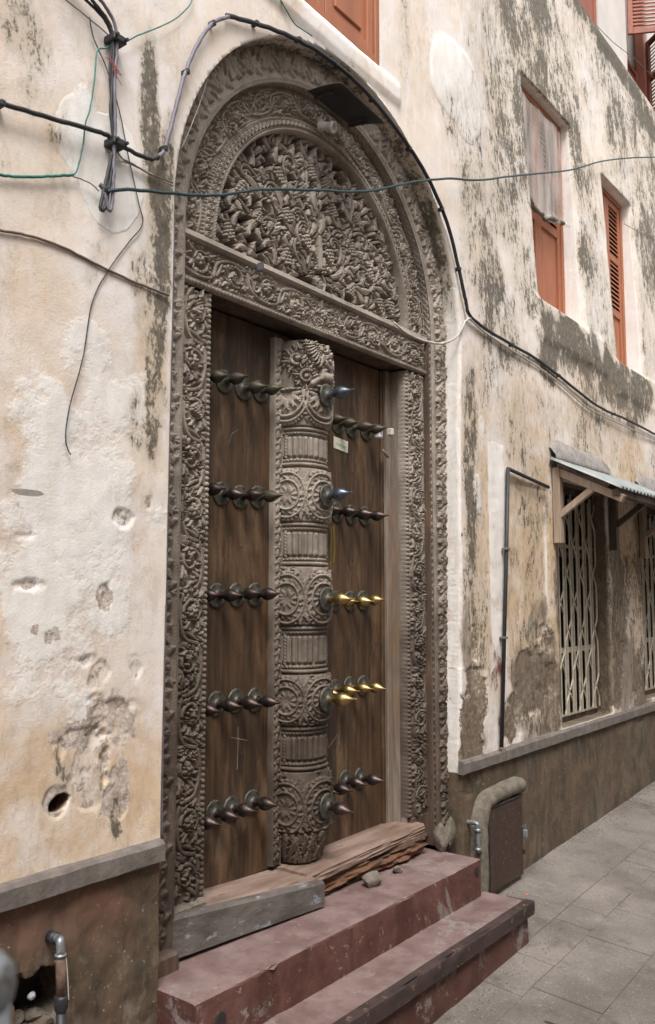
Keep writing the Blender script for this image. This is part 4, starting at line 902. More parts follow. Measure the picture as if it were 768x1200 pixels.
def cover(x, y, k=5):
    i = int(y / RT * (c.nv - 1)); j = int(x / TW * (c.nu - 1)); return c.H[max(0, i - k):i + k + 1, max(0, j - k):j + k + 1].max()
for _ in range(900):                                       # leaves thrown off into ground still left open
    x = r.uniform(.01, TW - .01); y = r.uniform(.005, RT * .99)
    if math.hypot(x - cx, y) > RT or cover(x, y, 6) > .004: continue
    a = math.atan2(y + .1, x - cx) + r.uniform(-1.3, 1.3); L = r.uniform(.09, .125); hook(x - .4 * L * math.cos(a), y - .4 * L * math.sin(a), a, L, r.choice((-.7, .7)), .020, .003)
for (dx, y) in ((.10, .22), (.27, .10), (.27, .33), (.46, .24), (.55, .09), (.13, .48), (.32, .52), (.60, .33), (.06, .62), (.66, .12)):
    for sg in (-1, 1):
        if r.random() < .8: c.grapes(cx + sg * dx + r.uniform(-.02, .02), y + r.uniform(-.02, .02), r.uniform(.038, .048), (PI / 2 if r.random() < .5 else -PI / 2) + r.uniform(-.5, .5), .024, .012)
for k in range(-4, 5): c.stroke([(cx + k * .003, .125), (cx + k * .012, .07), (cx + k * .006, .0)], .0085, .0075, .014, .022 - abs(k) * .002)
c.stroke([(cx - .038, .125), (cx + .038, .125)], .009, .009, .012, .024); c.stroke([(cx - .028, .142), (cx + .028, .142)], .007, .007, .010, .024)
c.stroke([(cx, .14), (cx + .004, .22), (cx - .002, .30)], .017, .014, .022, .014, True)
c.H = np.where(c.H <= .0035, -.045, c.H); HOLE = c.H < -.04
emit(c, lambda U, V_, H: (XC + .006 - RT + U, .206 - H, ZL1 - .004 + V_), M['carved'], 'tympanum', DOORF, .03, lambda U, V_: (np.hypot(U - cx, V_) > RT - .002) | np.pad(HOLE, 1, mode='edge'))
# solid backing closes the edges; dark timber paints in shade behind the foliage
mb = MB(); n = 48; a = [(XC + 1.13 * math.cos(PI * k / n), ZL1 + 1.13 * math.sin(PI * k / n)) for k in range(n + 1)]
mb.add([(x, .300, z) for x, z in a] + [(x, .40, z) for x, z in a], [list(range(n + 1)), list(range(n + 1, 2 * n + 2))[::-1]] + [(k, n + 1 + k, n + 2 + k, k + 1) for k in range(n)]); mb.build('shade_backing_board', M['darkwood'], DOORF)
# inner plain posts (seen bleached on the right), outer backing posts
for sg in (-1, 1):
    mb = MB(); a, b = sorted((XC + sg * .787, XC + sg * .98)); mb.box(a, b, YF + .012, .36, .50, ZL0 - .003, .004); mb.build('inner_post', M['jambwood'], DOORF)
    mb = MB(); a, b = sorted((XC + sg * .985, XC + sg * 1.15)); mb.box(a, b, YO + .016, .36, .36, ZL1 - .003, .003); mb.build('outer_post', M['darkwood'], DOORF)
    mb = MB(); a, b = sorted((XC + sg * .735, XC + sg * .786)); mb.box(a, b, .262, .33, .50, ZL0 - .004, .004); mb.build('door_stop', M['jambwood'], DOORF)
# the feet of the left jamb stand on blocks
mb = MB(); mb.box(XC - 1.0, XC - .79, .13, .26, .44, .548, .012); mb.build('base_block', M['stone'], DOORF)
mb = MB(); mb.box(XC - 1.13, XC - 1.003, .06, .20, .33, .43, .012); mb.build('base_block', M['darkwood'], DOORF)
mb = MB(); mb.box(XC + .80, XC + 1.0, .16, .26, .40, .547, .012); mb.build('base_block', M['darkwood'], DOORF)

# ================================================================== THRESHOLD
def loggy(name, m, parent, x0, x1, front, back, top, bot, amp, fr, n=70, k=16, side=3., ytop=None, seed=1.):
    """beam lying along x with a split, uneven surface; front/top given at both ends"""
    V = []; 
    for i in range(n):
        t = i / (n - 1); x = x0 + (x1 - x0) * t; f = front[0] + (front[1] - front[0]) * t; b = back; z1 = top[0] + (top[1] - top[0]) * t; z0 = bot[0] + (bot[1] - bot[0]) * t
        loop = [(b, z1)] + [(b + (f + .012 - b) * j / 6, z1) for j in range(1, 7)] + [(f, z1 - .012 - (z1 - z0 - .02) * j / 7) for j in range(8)] + [(b, z0)]
        for j, (yy, zz) in enumerate(loop):
            nz = fbm(x * fr + seed, j * .9 + seed, 4) - .5; ridge = abs(fbm(x * fr * .5 + 7 + seed, j * 1.3, 3) - .5)
            e = 0 if j in (0, len(loop) - 1) else 1
            V.append((x + (nz * amp * 2 if i in (0, n - 1) else 0), yy - (nz * 2 - ridge * 2) * amp * e * (1 if j > 6 else .2), zz + nz * amp * (.8 if j <= 7 else .2) * e))
    K = len(loop); F = [[i * K + j, (i + 1) * K + j, (i + 1) * K + j + 1, i * K + j + 1] for i in range(n - 1) for j in range(K - 1)]
    F += [list(range(K)), [(n - 1) * K + j for j in range(K)][::-1]]
    o = mesh(name, V, F, m, parent, True); o.data.set_sharp_from_angle(angle=.5); return o
th = thing('threshold', 'broken timber door sill, left half cased in grey board, right half split', 'threshold', (3.3, .1, .36))
loggy('sill_timber', M['logwood'], th, 2.40, 3.22, (.135, .06), .36, (.535, .490), (.37, .36), .004, 6, seed=2.)
loggy('cased_board', M['plate'], th, 2.372, 3.235, (.108, .018), .135, (.538, .478), (.372, .362), .0025, 5, seed=4.)
lt = loggy('split_timber', M['logwood'], th, 3.20, 4.245, (.085, .10), .36, (.505, .515), (.44, .455), .010, 5, seed=9.)
loggy('raw_timber', M['lograw'], th, 3.30, 4.235, (.110, .078), .30, (.440, .463), (.362, .372), .030, 9, 120, seed=13.)
tag(th.children[-1], 'splintered orange heartwood')
def rock(name, x, y, z, sx, sy, sz, seed, m, label=None, cat=None, group=None):
    bm = bmesh.new(); bmesh.ops.create_icosphere(bm, subdivisions=3, radius=1); rs = random.Random(seed); P = [Vector((rs.uniform(-1, 1), rs.uniform(-1, 1), rs.uniform(-1, 1))).normalized() for _ in range(9)]
    for v in bm.verts:
        d = 1.0
        for p in P:
            q = v.co.dot(p)
            if q > .62: d = min(d, .62 / q)
        v.co *= d * (1 + .06 * (rs.random() - .5)); v.co.x *= sx; v.co.y *= sy; v.co.z *= sz
    for v in bm.verts: v.co += Vector((x, y, z))
    bm.verts.index_update(); V = [v.co[:] for v in bm.verts]; F = [[v.index for v in f.verts] for f in bm.faces]; bm.free()
    o = mesh(name, V, F, m, None, False, org=(x, y, z - sz * .6))
    return tag(o, label, cat, group)

# ================================================================== LEAVES OF THE DOOR
YL = .292
def planks(leafo, xs, z0, z1, y=YL):
    for a, b in zip(xs[:-1], xs[1:]):
        mb = MB(); mb.box(a + .002, b - .002, y + random.uniform(-.0015, .0015), y + .045, z0, z1, .0025); mb.build('plank', M['plank'], leafo)
leafL = thing('door_leaf', 'left leaf of dark brown planks with rows of bronze spikes and the carved centre post', 'door leaf', (2.6, .3, .5), 'leaves of the great door')
leafR = thing('door_leaf', 'right leaf of dark planks beyond the centre post, polished brass spikes in middle rows', 'door leaf', (4.17, .3, .5), 'leaves of the great door')
planks(leafL, [2.60, 2.70, 2.99, 3.22], .50, 3.052); planks(leafR, [3.42, 3.79, 4.105], .50, 3.052)
planks(leafL, [3.222, 3.418], .50, 3.052, YL + .003)
MB().box(4.108, 4.135, YL - .012, YL + .03, .50, 3.05, .004).build('edge_batten', M['plank'], leafR)
mb = MB(); mb.box(2.628, 2.668, YL - .012, YL + .001, .50, .80, .003); mb.build('patch_strip', M['jambwood'], leafL)
# carved strip beside the post
c = Cv(.062, 2.50, .0031)
for k, v in enumerate(np.arange(.02, 2.5, .036)):
    sg = 1 if k % 2 else -1
    c.leaf(arc_pts(.031 - sg * .012, v, PI / 2 - sg * .7, .040, sg * 26, 7), .0125, .012, .002, 3); c.bead(.031 + sg * .016, v + .010, .0065, .009)
c.bar(.0, .006, .006); c.bar(.056, .062, .006)
emit(c, lambda U, V_, H: (3.150 + U, YL - .030 - H, .515 + V_), M['carved'], 'carved_strip', leafL, .035)
# ---- centre post: D-shaped, carved all over
PX = 3.345; PW = .128; c = Cv(PI * PW, 2.49, .0031); WU = PI * PW; um = WU / 2; z0p = .515
R0 = np.full_like(c.v, .121)
blocks = [(.665, .935), (1.15, 1.385), (1.62, 1.895), (2.115, 2.375), (2.58, 2.775)]
flutes = [(.945, 1.14), (1.395, 1.61), (1.905, 2.105), (2.385, 2.57)]
for a, b in blocks: m_ = (c.v + z0p > a) & (c.v + z0p < b); tt = (c.v + z0p - a) / (b - a); R0 = np.where(m_, .137 + .008 * np.sin(PI * np.clip(tt, 0, 1)) ** .6, R0)
def hb(z, w_, h, rope=0): c.hbar(z - z0p - w_ / 2, z - z0p + w_ / 2, h, rope)
for a, b in flutes:
    hb(a + .006, .020, .020, .0); hb(b - .006, .020, .020, .0); hb(a + .026, .016, .016, .018); hb(b - .026, .016, .016, .018)
    m_ = (c.v + z0p > a + .038) & (c.v + z0p < b - .038); fl = .016 * np.abs(np.cos(PI * c.u / .0315)) ** .7
    ends = np.minimum(1, np.minimum(c.v + z0p - a - .038, b - .038 - c.v - z0p)[:, None] / .012)
    c.H[m_, :] = np.maximum(c.H[m_, :], (fl[None, :] * ends[m_]))
for uu in (.018, um + .085, WU - .02):                       # twisted cords run up the shaft between the blocks
    m_ = np.abs(c.u - uu) < .009; q = (c.u[m_] - uu) / .009
    for a, b in flutes:
        k = (c.v + z0p > a + .034) & (c.v + z0p < b - .034); c.H[np.ix_(k, m_)] = (.012 + .006 * np.abs(np.sin(PI * (c.v[k][:, None] / .016 + q[None, :] * .6)))) * np.sqrt(1 - q ** 2)[None, :]
def medal(u, z, R, sq=1.0, rr_=random.Random(8)):
    v = z - z0p; c.bead(u, v, R * .99 * sq, .012, 0, R * .99)
    for q in range(28):
        a = q / 28 * 2 * PI; c.bead(u + R * .96 * math.cos(a), v + R * .96 * sq * math.sin(a), .0085, .010, .004)
    c.ring(u, v, R * .86, .0045, .013, .006, sq); c.ring(u, v, R * .56, .0045, .014, .008, sq)
    for q in range(16):
        a = q / 16 * 2 * PI; c.leaf(arc_pts(u + R * .60 * math.cos(a), v + R * .60 * sq * math.sin(a), a + .5, R * .26, 20, 5), R * .085, .010, .009, 2)
    for q in range(10):
        a = q / 10 * 2 * PI; c.leaf(arc_pts(u + R * .12 * math.cos(a), v + R * .12 * math.sin(a), a, R * .40, 6, 5), R * .10, .010, .010, 2)
for k, (a, b) in enumerate(blocks[:4]):
    zc = (.774, 1.266, 1.742, 2.24)[k]; R = (b - a) / 2 * .97
    for uu in (um, .035, WU - .035): medal(uu, zc, min(.092, R), R / min(.092, R))
    for uu in (um - .105, um + .105):
        for dz in (-1, 1):
            for q in range(-2, 3): c.leaf(arc_pts(uu, zc - z0p + dz * .02, dz * PI / 2 + q * .42, R * (.95 - .12 * abs(q)), 0, 7), .016, .012, .004, 4)
            c.bead(uu, zc - z0p, .014, .014, .004)
# half medallion drapery under the capital, and the carved capital itself
v = 2.74 - z0p
for uu in (um, .03, WU - .03):
    c.ring(uu, v, .098, .006, .014, .006, 1.45); c.ring(uu, v, .080, .006, .014, .006, 1.45)
    for q in range(22):
        a = PI + q / 21 * PI; c.bead(uu + .109 * math.cos(a), v + .155 * math.sin(a), .009, .011, .003)
    for q in range(12):
        a = PI + (q + .5) / 12 * PI; c.leaf(arc_pts(uu + .02 * math.cos(a), v + .03 * math.sin(a), a, .06, 10 * (1 if q % 2 else -1), 6), .012, .011, .006, 3)
capm = c.v + z0p > 2.757; c.H[capm, :] = 0; tt = np.clip((c.v + z0p - 2.757) / .243, 0, 1)
R0 = np.where(capm, .130 + .014 * np.sin(PI * tt) ** .5, R0)
hb(2.760, .016, .022, .02)
vc = 2.757 - z0p
c.cut = .003                                                # worn capital of curling wings and volutes over a crouching beast
for (u_, v_, R_, k_) in ((um - .125, .15, .05, 1), (um - .05, .19, .045, -1), (um + .035, .165, .058, 1), (um + .115, .15, .05, -1), (um - .08, .06, .042, -1), (um + .10, .06, .04, 1)):
    for q in range(7):
        a = q / 7 * 2 * PI; c.fan(u_ + R_ * .75 * math.cos(a), vc + v_ + R_ * .75 * math.sin(a), a - k_ * .9, R_ * 1.05, k_, .017, .003, R_ * .19, 3, .7)
    c.stroke(spiral(u_, vc + v_, R_ * .86, 1.0, 1.35, -k_, 26, .18), R_ * .20, R_ * .12, .018, .010, True); c.bead(u_, vc + v_, R_ * .2, .014, .016)
for q in range(8): c.leaf(arc_pts(um - .02 + .003 * q, vc + .235 - .006 * q, -2.7 + .16 * q, .085, -6, 8), .010, .020, .010, 3)
c.cut = 0
c.bead(um + .022, vc + .075, .026, .026, .012, .036); c.bead(um + .050, vc + .062, .016, .020, .014, .022)
c.stroke([(um - .05, vc + .028), (um - .015, vc + .060), (um + .03, vc + .078)], .015, .012, .018, .010); c.stroke([(um - .02, vc + .020), (um + .06, vc + .032)], .010, .008, .018, .010)
c.bead(um + .035, vc + .092, .007, .008, .030)
# foot: upright acanthus sprays
fz = c.v + z0p < .660; R0 = np.where(fz, .100 + .030 * sstep(.515, .66, c.v + z0p), R0)
for row in range(3):
    for q in range(13):
        uu = WU * (q + .5 * (row % 2)) / 12; c.leaf(arc_pts(uu, .0 + row * .045, PI / 2 + random.uniform(-.25, .25), .075, random.uniform(-6, 6), 7), .019, .018, .002 + .003 * row, 3)
fill(c, 0, WU, .15, 2.25, .13, .012, random.Random(9), 500, .0015, .2)
def fp(U, V_, H):
    th_ = PI - U / WU * PI; R = np.interp(V_, c.v, R0) + H; cs = np.cos(th_); sn = np.sin(th_); e = .82
    return PX + R * np.sign(cs) * np.abs(cs) ** e * 1.0, YL - .022 - R * np.abs(sn) ** e * 1.0, z0p + V_
post = emit(c, fp, M['carved'], 'centre_post', leafL, .03)
mb = MB(); mb.box(PX - .118, PX + .118, YL - .14, YL - .01, 2.99, 3.0, .002); mb.build('post_cap', M['darkwood'], leafL)

# ---- small iron nail heads on the boards
def nails(leafo, xs, zs):
    for x in xs:
        for z in zs:
            xx, zz_ = x + random.uniform(-.01, .01), z + random.uniform(-.02, .02); MB().lathe([(0, .0030), (.0035, .0024), (.0050, .0)], 8, Matrix.Translation((xx, YL - .0015, zz_)) @ Matrix.Rotation(PI / 2, 4, 'X')).build('nail_head', M['iron'], leafo, True)
nails(leafL, (2.73, 2.96), (.62, 1.06, 1.5, 1.98, 2.44, 2.93)); nails(leafR, (3.60, 3.74, 3.84, 4.06), (.62, 1.04, 1.5, 1.96, 2.44, 2.9))
# ---- spikes
def make_stud(parent, x, y, z, m, rm, s=1.0, proto={}):
    # rosette (own mesh) and spike (own mesh), both facing -y; shared mesh data per material pair
    key = (m.name, rm.name, round(s, 2)); M4 = Matrix.Rotation(PI / 2, 4, 'X')
    if key not in proto:
        prof = [(.0, .003), (.054, .0), (.054, .006), (.050, .010), (.045, .007), (.036, .008), (.028, .013), (.022, .018), (.019, .024)]
        mb = MB(); n = 28; V = []; F = []
        for r_, h_ in prof:
            for k in range(n):
                a = 2 * PI * k / n; rr_ = r_ * (1 + (.05 * abs(math.cos(7 * a)) if r_ > .05 else 0)); hh = h_ + (.004 * abs(math.sin(4 * a)) if .03 < r_ < .05 else 0)
                V.append((rr_ * math.cos(a) * s, rr_ * math.sin(a) * s, hh * s))
        for i in range(len(prof) - 1):
            for k in range(n): F.append((i * n + k, i * n + (k + 1) % n, (i + 1) * n + (k + 1) % n, (i + 1) * n + k))
        mb.add([(M4 @ Vector(v))[:] for v in V], F)
        me = mesh('rosette_shape', mb.V, mb.F, rm, None, True); ra = me.data; bpy.data.objects.remove(me)
        sp = [(.0195, .010), (.0175, .022), (.0145, .034), (.0140, .042), (.0165, .046), (.0150, .050), (.0215, .056), (.0275, .066), (.0298, .077), (.0290, .088), (.0250, .100), (.0190, .111), (.0130, .121), (.0085, .130), (.0055, .139), (.0036, .148), (.0020, .157), (.0, .160)]
        mb = MB(); mb.lathe([(a * s, b * s) for a, b in sp], 20, M4); me = mesh('spike_shape', mb.V, mb.F, m, None, True); sa = me.data; bpy.data.objects.remove(me)
        proto[key] = (ra, sa)
    ra, sa = proto[key]; rs = random
    st = bpy.data.objects.new('stud', ra); C.objects.link(st); st.parent = parent; st.location = Vector((x, y, z)) - wloc(parent); st.rotation_euler = (rs.uniform(-.035, .035), 0, rs.uniform(-.035, .035)); st.rotation_euler[1] = rs.uniform(0, .8)
    sk = bpy.data.objects.new('spike', sa); C.objects.link(sk); sk.parent = st; q_ = rs.uniform(.94, 1.05); sk.scale = (q_, rs.uniform(.92, 1.06), q_); sk.rotation_euler = (rs.uniform(-.05, .05), 0, rs.uniform(-.05, .05))
    return st
B_, O_, S_, G_, T_ = M['bronze'], M['olive'], M['steelblue'], M['brass'], M['rosette']
ROWL = [(2.728, O_, (2.592, 2.705, 2.828, 2.955, 3.075)), (2.215, B_, (2.575, 2.690, 2.818, 2.940, 3.062)), (1.760, B_, (2.665, 2.795, 2.925, 3.050)), (1.284, B_, (2.665, 2.800, 2.925, 3.055)), (.822, B_, (2.665, 2.795, 2.905, 3.040))]
for zz, m, xs in ROWL:
    for k, x in enumerate(xs): make_stud(leafL, x, YL - .001, zz + random.uniform(-.006, .006), O_ if (m is B_ and k == len(xs) - 1 and zz > 2) else m, T_)
ROWR = [(2.677, O_, (3.575, 3.700, 3.828, 3.965)), (2.198, B_, (3.560, 3.690, 3.820, 3.950)), (1.734, G_, (3.545, 3.675, 3.808, 3.930)), (1.272, G_, (3.545, 3.670, 3.800, 3.925)), (.797, B_, (3.510, 3.620, 3.760, 3.895))]
for zz, m, xs in ROWR:
    for x in xs: make_stud(leafR, x, YL - .001, zz + random.uniform(-.006, .006), m, T_)
for zz, m in ((2.738, S_), (2.240, S_), (1.742, G_), (1.266, G_), (.774, B_)): make_stud(leafL, PX + .012, YL - .022 - .166, zz, m, T_, 1.06)
# chalk marks and a yellow drip
def ribbon(name, pts, w_, m, parent, y):
    V = []; F = []
    for i, (x, z) in enumerate(pts):
        a = np.array(pts[min(i + 1, len(pts) - 1)]) - np.array(pts[max(i - 1, 0)]); a = a / (np.hypot(*a) + 1e-9); nx_, nz_ = -a[1], a[0]; ww = w_ * (.6 + .8 * random.random())
        V += [(x + nx_ * ww / 2, y, z + nz_ * ww / 2), (x - nx_ * ww / 2, y, z - nz_ * ww / 2)]
    F = [(2 * i, 2 * i + 1, 2 * i + 3, 2 * i + 2) for i in range(len(pts) - 1)]
    return mesh(name, V, F, m, parent, False)
def pxs(L, y): return [tuple(un(a, b, y)) for a, b in L]
yk = YL - .0032
ribbon('chalk_mark', pxs([(279, 852), (279, 870), (278.5, 890), (278, 902)], yk), .0035, M['chalk'], leafL, yk); ribbon('chalk_mark', pxs([(270, 864), (280, 866), (291, 868)], yk), .003, M['chalk'], leafL, yk - .0004)
ribbon('chalk_mark', pxs([(383, 862), (384, 868), (385, 877), (388, 872), (393, 865), (396, 860), (397, 864), (398, 873)], yk), .004, M['chalk'], leafR, yk)
ribbon('chalk_mark', pxs([(268, 520), (272, 508), (280, 503)], yk), .003, M['chalk'], leafL, yk)
ribbon('yellow_drip', smooth_path(pxs([(388, 618), (388.5, 630), (387.5, 642), (388.5, 655), (387, 668), (390, 680)], yk), 4), .008, M['yellow'], leafR, yk - .0005)
ribbon('yellow_drip', smooth_path(pxs([(391, 616), (391.5, 630), (392, 645), (391, 660)], yk), 4), .012, M['yellow'], leafR, yk - .0009)
# note pinned to the right leaf
(xa, za), (xb_, zb_) = un(391, 511, yk), un(407.5, 531, yk)
mb = MB(); mb.add([(xa, yk - .002, za), (xb_, yk - .004, za - .012), (xb_, yk - .002, zb_), (xa, yk - .003, zb_ + .012), (xa, yk, za), (xb_, yk - .001, za - .012), (xb_, yk, zb_), (xa, yk, zb_ + .012)], [(0, 3, 2, 1), (0, 1, 5, 4), (1, 2, 6, 5), (2, 3, 7, 6), (3, 0, 4, 7)])
note = thing('paper_notice', 'small square cream paper notice with a scrawled green line on the right door leaf', 'notice', (xa, yk, za)); mb.build('paper', M['paper'], note)
ww = xb_ - xa; ribbon('handwriting', [(xa + ww * (.14 + .72 * t), (za + zb_) / 2 + .006 * math.sin(t * 34) - .002 * t * 6) for t in np.linspace(0, 1, 40)], .0028, M['green'], note, yk - .0048)

# ================================================================== STEPS
stp = thing('front_steps', 'two worn red oxide painted steps with a dark edge to the lower tread', 'steps', (3.3, -.2, 0))
def slabstep(name, x0, x1, y0, y1, zt, m, zb, r=.012, amp=.004, parent=stp):
    nx_ = int((x1 - x0) / .03); X = np.linspace(x0, x1, nx_); V = []
    prof = [(y1, zt), ((y1 + y0) / 2, zt), (y0 + .05, zt), (y0 + r, zt), (y0 + r * .3, zt - r * .3), (y0, zt - r), (y0, zt - (zt - zb) * .33), (y0, zt - (zt - zb) * .66), (y0, zb)]
    for i, x in enumerate(X):
        for k, (yy, zz) in enumerate(prof):
            e = amp * (fbm(x * 4 + k * .7, k * 1.7 + zt * 9, 4) - .5) * 2; chip = .016 * max(0, fbm(x * 9, zt * 50, 5) - .52) * 5 if k in (3, 4, 5) else 0
            V.append((x, yy + e * (k > 2) + chip * (k > 3), zz + e * .5 * (k < 4) - chip * (k < 5)))
    K = len(prof); F = [[i * K + k, i * K + k + 1, (i + 1) * K + k + 1, (i + 1) * K + k] for i in range(nx_ - 1) for k in range(K - 1)]
    n0 = len(V); V += [(x0, y1, zb), (x1, y1, zb)]; F += [list(range(K))[::-1] + [n0], [(nx_ - 1) * K + k for k in range(K)] + [n0 + 1]]
    return mesh(name, V, F, m, parent, True)
def setsmooth(o, ang=.6):
    o.data.update()
    try: o.data.set_sharp_from_angle(angle=ang)
    except Exception: pass
    return o
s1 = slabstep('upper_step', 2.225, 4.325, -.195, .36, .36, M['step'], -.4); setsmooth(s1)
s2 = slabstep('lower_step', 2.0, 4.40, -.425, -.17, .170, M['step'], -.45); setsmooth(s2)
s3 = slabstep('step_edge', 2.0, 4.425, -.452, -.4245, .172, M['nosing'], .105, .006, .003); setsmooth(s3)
mb = MB(); mb.box(4.401, 4.425, -.424, -.30, .10, .168, .004); mb.build('step_edge_return', M['nosing'], stp)
# worn socket with a bolt in the end of the upper step, weep hole in its riser
hx, hz = un(557, 1019, -.17)
mb = MB(); mb.lathe([(.0, .001), (.020, .001), (.022, .004), (.014, .006), (.0, .006)], 14, Matrix.Translation((4.27, -.1985, .315)) @ Matrix.Rotation(PI / 2, 4, 'X')); mb.build('bolt', M['iron'], stp)
qx, qz = un(259, 1196, -.199); mb = MB(); mb.lathe([(.0, .0035), (.026, .004), (.030, .0)], 18, Matrix.Translation((qx, -.197, qz)) @ Matrix.Rotation(PI / 2, 4, 'X')); mb.build('weep_hole', M['void'], stp)
rock('stone', 4.33, .06, .43, .06, .05, .085, 3, M['rubble'], 'upright rubble stone wedged against the foot of the right jamb', 'stone')
rock('stone', 4.42, .05, .43, .045, .04, .10, 5, M['stone'], 'narrow pale rubble stone nearest the plaster corner right of the doorway', 'stone')
rock('stone', 3.62, .02, .385, .085, .05, .040, 8, M['rubble'], 'brown lump of stone tucked under the split sill timber', 'stone')
rock('stone', 3.86, .035, .378, .045, .03, .022, 12, M['rubble'], 'small chip of stone on the upper step below the orange timber', 'stone')
gx_, gy_ = 4.52, -.10; rock('stone', gx_, gy_, float(gz(gx_, gy_)) + .01, .10, .06, .035, 15, M['rubble'], 'flat stone lying on the ground between the steps and the brown hatch', 'stone')

# ================================================================== HATCH AND PIPES
hx0, hx1 = 4.70, 5.14; hy = -.055
box_ = thing('utility_hatch', 'low brown metal hatch under a rounded mossy cement hood at the foot of the wall', 'hatch', (4.9, 0, .07))
Vh = [(hx0, 0.09, .50), (hx1, 0.14, .545)]
mb = MB(); mb.box(hx0, hx1, hy - .008, hy + .012, .06, .525, .004); pl = mb.build('hatch_door', M['hatch'], box_)
mb = MB(); mb.box(hx0 - .012, hx0 - .001, hy - .012, hy + .02, .06, .53, .002); mb.box(hx0 - .012, hx1 + .012, hy - .012, hy + .02, .527, .540, .002); mb.build('hatch_frame', M['iron'], box_)
P_ = smooth_path([(hx0 - .075, -.012, .05), (hx0 - .072, -.02, .30), (hx0 - .062, -.03, .47), (hx0 - .01, -.04, .558), (hx0 + .10, -.045, .585), (hx1 - .05, -.045, .592), (hx1 + .03, -.040, .592)], 8)
hv = []; sect = [(-.040, .02), (-.044, -.055), (-.030, -.072), (.0, -.080), (.026, -.070), (.040, -.045), (.044, .02)]     # block section: offset outwards, y
for i, p in enumerate(P_):
    q0_, q1_ = P_[max(0, i - 1)], P_[min(len(P_) - 1, i + 1)]; dx, dz = q1_[0] - q0_[0], q1_[2] - q0_[2]; L_ = math.hypot(dx, dz) + 1e-9; nx_, nz_ = -dz / L_, dx / L_
    for k, (o_, y_) in enumerate(sect):
        e_ = .010 * (fbm(i * .45 + k * 3.1, k * 1.9, 3) - .5); hv.append((p[0] + nx_ * (o_ + e_), y_ + e_, p[2] + nz_ * (o_ + e_)))
K = len(sect); hf = [[i * K + k, i * K + k + 1, (i + 1) * K + k + 1, (i + 1) * K + k] for i in range(len(P_) - 1) for k in range(K - 1)] + [list(range(K)), [(len(P_) - 1) * K + k for k in range(K)][::-1]]
mesh('cement_hood', hv, hf, M['stone'], box_, True)
mb = MB(); mb.box(hx0 - .012, hx1, hy + .013, .03, .03, .535); mb.build('hatch_side', M['stone'], box_)
hs_ = MB(); hs_.tube([(hx1 - .012, hy - .012, .345), (hx1 - .012, hy - .032, .360), (hx1 - .012, hy - .030, .335)], .005, 8); hs_.box(hx1 - .024, hx1 + .0, hy - .040, hy - .016, .285, .330, .003); hs_.build('padlock', M['galv'], box_)
hs_ = MB(); hs_.box(hx1 - .010, hx1 + .004, hy - .022, hy - .009, .18, .21, .002); hs_.build('hinge', M['iron'], box_)
def pipe(name, label, pts, r, m, cuffs=()):
    o = thing(name, label, 'pipe', pts[0]); MB().tube(smooth_path(pts, 6), r, 12).build('pipe_run', m, o, True)
    for (p, q, rr_, mm) in cuffs: MB().tube([p, q], rr_, 14).build('coupling', mm, o, True)
    return o
pipe('water_pipe', 'short galvanised pipe with a rusty elbow between the steps and the brown hatch', [(4.555, .02, .475), (4.555, -.045, .478), (4.555, -.060, .455), (4.555, -.060, .345), (4.565, -.058, .325), (4.60, -.05, .322), (4.66, -.02, .325)], .013, M['galv'], [((4.555, -.06, .45), (4.555, -.06, .43), .018, M['galv']), ((4.555, -.06, .345), (4.555, -.06, .325), .018, M['galv']), ((4.585, -.052, .322), (4.62, -.04, .322), .016, M['rust'])])
a = un3(63, 1100, -.02); b = un3(70, 1102, -.07); yq = -.07
p0 = un3(71, 1118, yq); p1 = un3(72, 1145, yq); p2 = un3(72, 1172, yq); p3 = un3(72, 1260, yq)
pp = thing('standpipe', 'grey elbow pipe at bottom left of the wall, rusty collar above a black lower length', 'pipe', (p3[0], 0, .1))
MB().tube(smooth_path([(a[0] - .005, .02, a[2] + .004), (a[0], -.045, a[2] + .004), (b[0] + .004, -.066, b[2] - .006), (p0[0], yq, p0[2]), (p1[0], yq, p1[2])], 6), .0135, 14).build('elbow', M['galv'], pp, True)
MB().tube([(a[0] - .004, -.005, a[2] + .004), (a[0] - .002, -.035, a[2] + .004)], .019, 14).build('wall_socket', M['black'], pp, True)
MB().tube([(p0[0], yq, p0[2]), (p0[0], yq, p0[2] - .008)], .018, 14).build('coupling', M['galv'], pp, True)
MB().tube([(p0[0], yq, p0[2] - .008), (p2[0], yq, p2[2] + .01)], [.0150, .0165], 14).build('rusty_collar', M['rust'], pp, True)
MB().tube([(p2[0], yq, p2[2] + .014), (p2[0], yq, p2[2] + .006), (p2[0], yq, p2[2] - .028), (p2[0], yq, p2[2] - .036)], [.018, .0215, .0205, .015], 14).build('union_nut', M['black'], pp, True)
MB().tube([(p2[0], yq, p2[2] - .03), (p3[0], yq, -.1)], .0150, 14).build('lower_pipe', M['black'], pp, True)
MB().tube(smooth_path([(p0[0] + .012, yq - .012, p0[2] - .012), (p0[0] + .016, yq - .014, p0[2] - .05), (p2[0] + .014, yq - .018, p2[2])], 5), .0016, 5).build('sealing_thread', M['whitecable'], pp)
hx, hz = un(46, 1178); bc = MB(); bc.lathe([(0, .012), (.010, .012), (.013, .004), (.014, .0), (.013, -.002), (0, -.002)], 14, Matrix.Translation((hx, .045, hz + .018)) @ Matrix.Rotation(PI / 2 + .5, 4, 'X')); tag(bc.build('bottle_cap', M['white'], None, True, org=(hx, .045, hz)), 'small shiny cap lying in the hole broken beside the standpipe', 'bottle cap')
rock('stone', hx - .03, .08, hz - .05, .05, .04, .035, 33, M['rubble'], 'loose stone inside the hole beside the bottom left standpipe', 'stone')
rock('stone', hx + .035, .07, hz - .06, .04, .04, .03, 35, M['stone'], 'mossy pebble inside the hole, nearest the standpipe', 'stone')
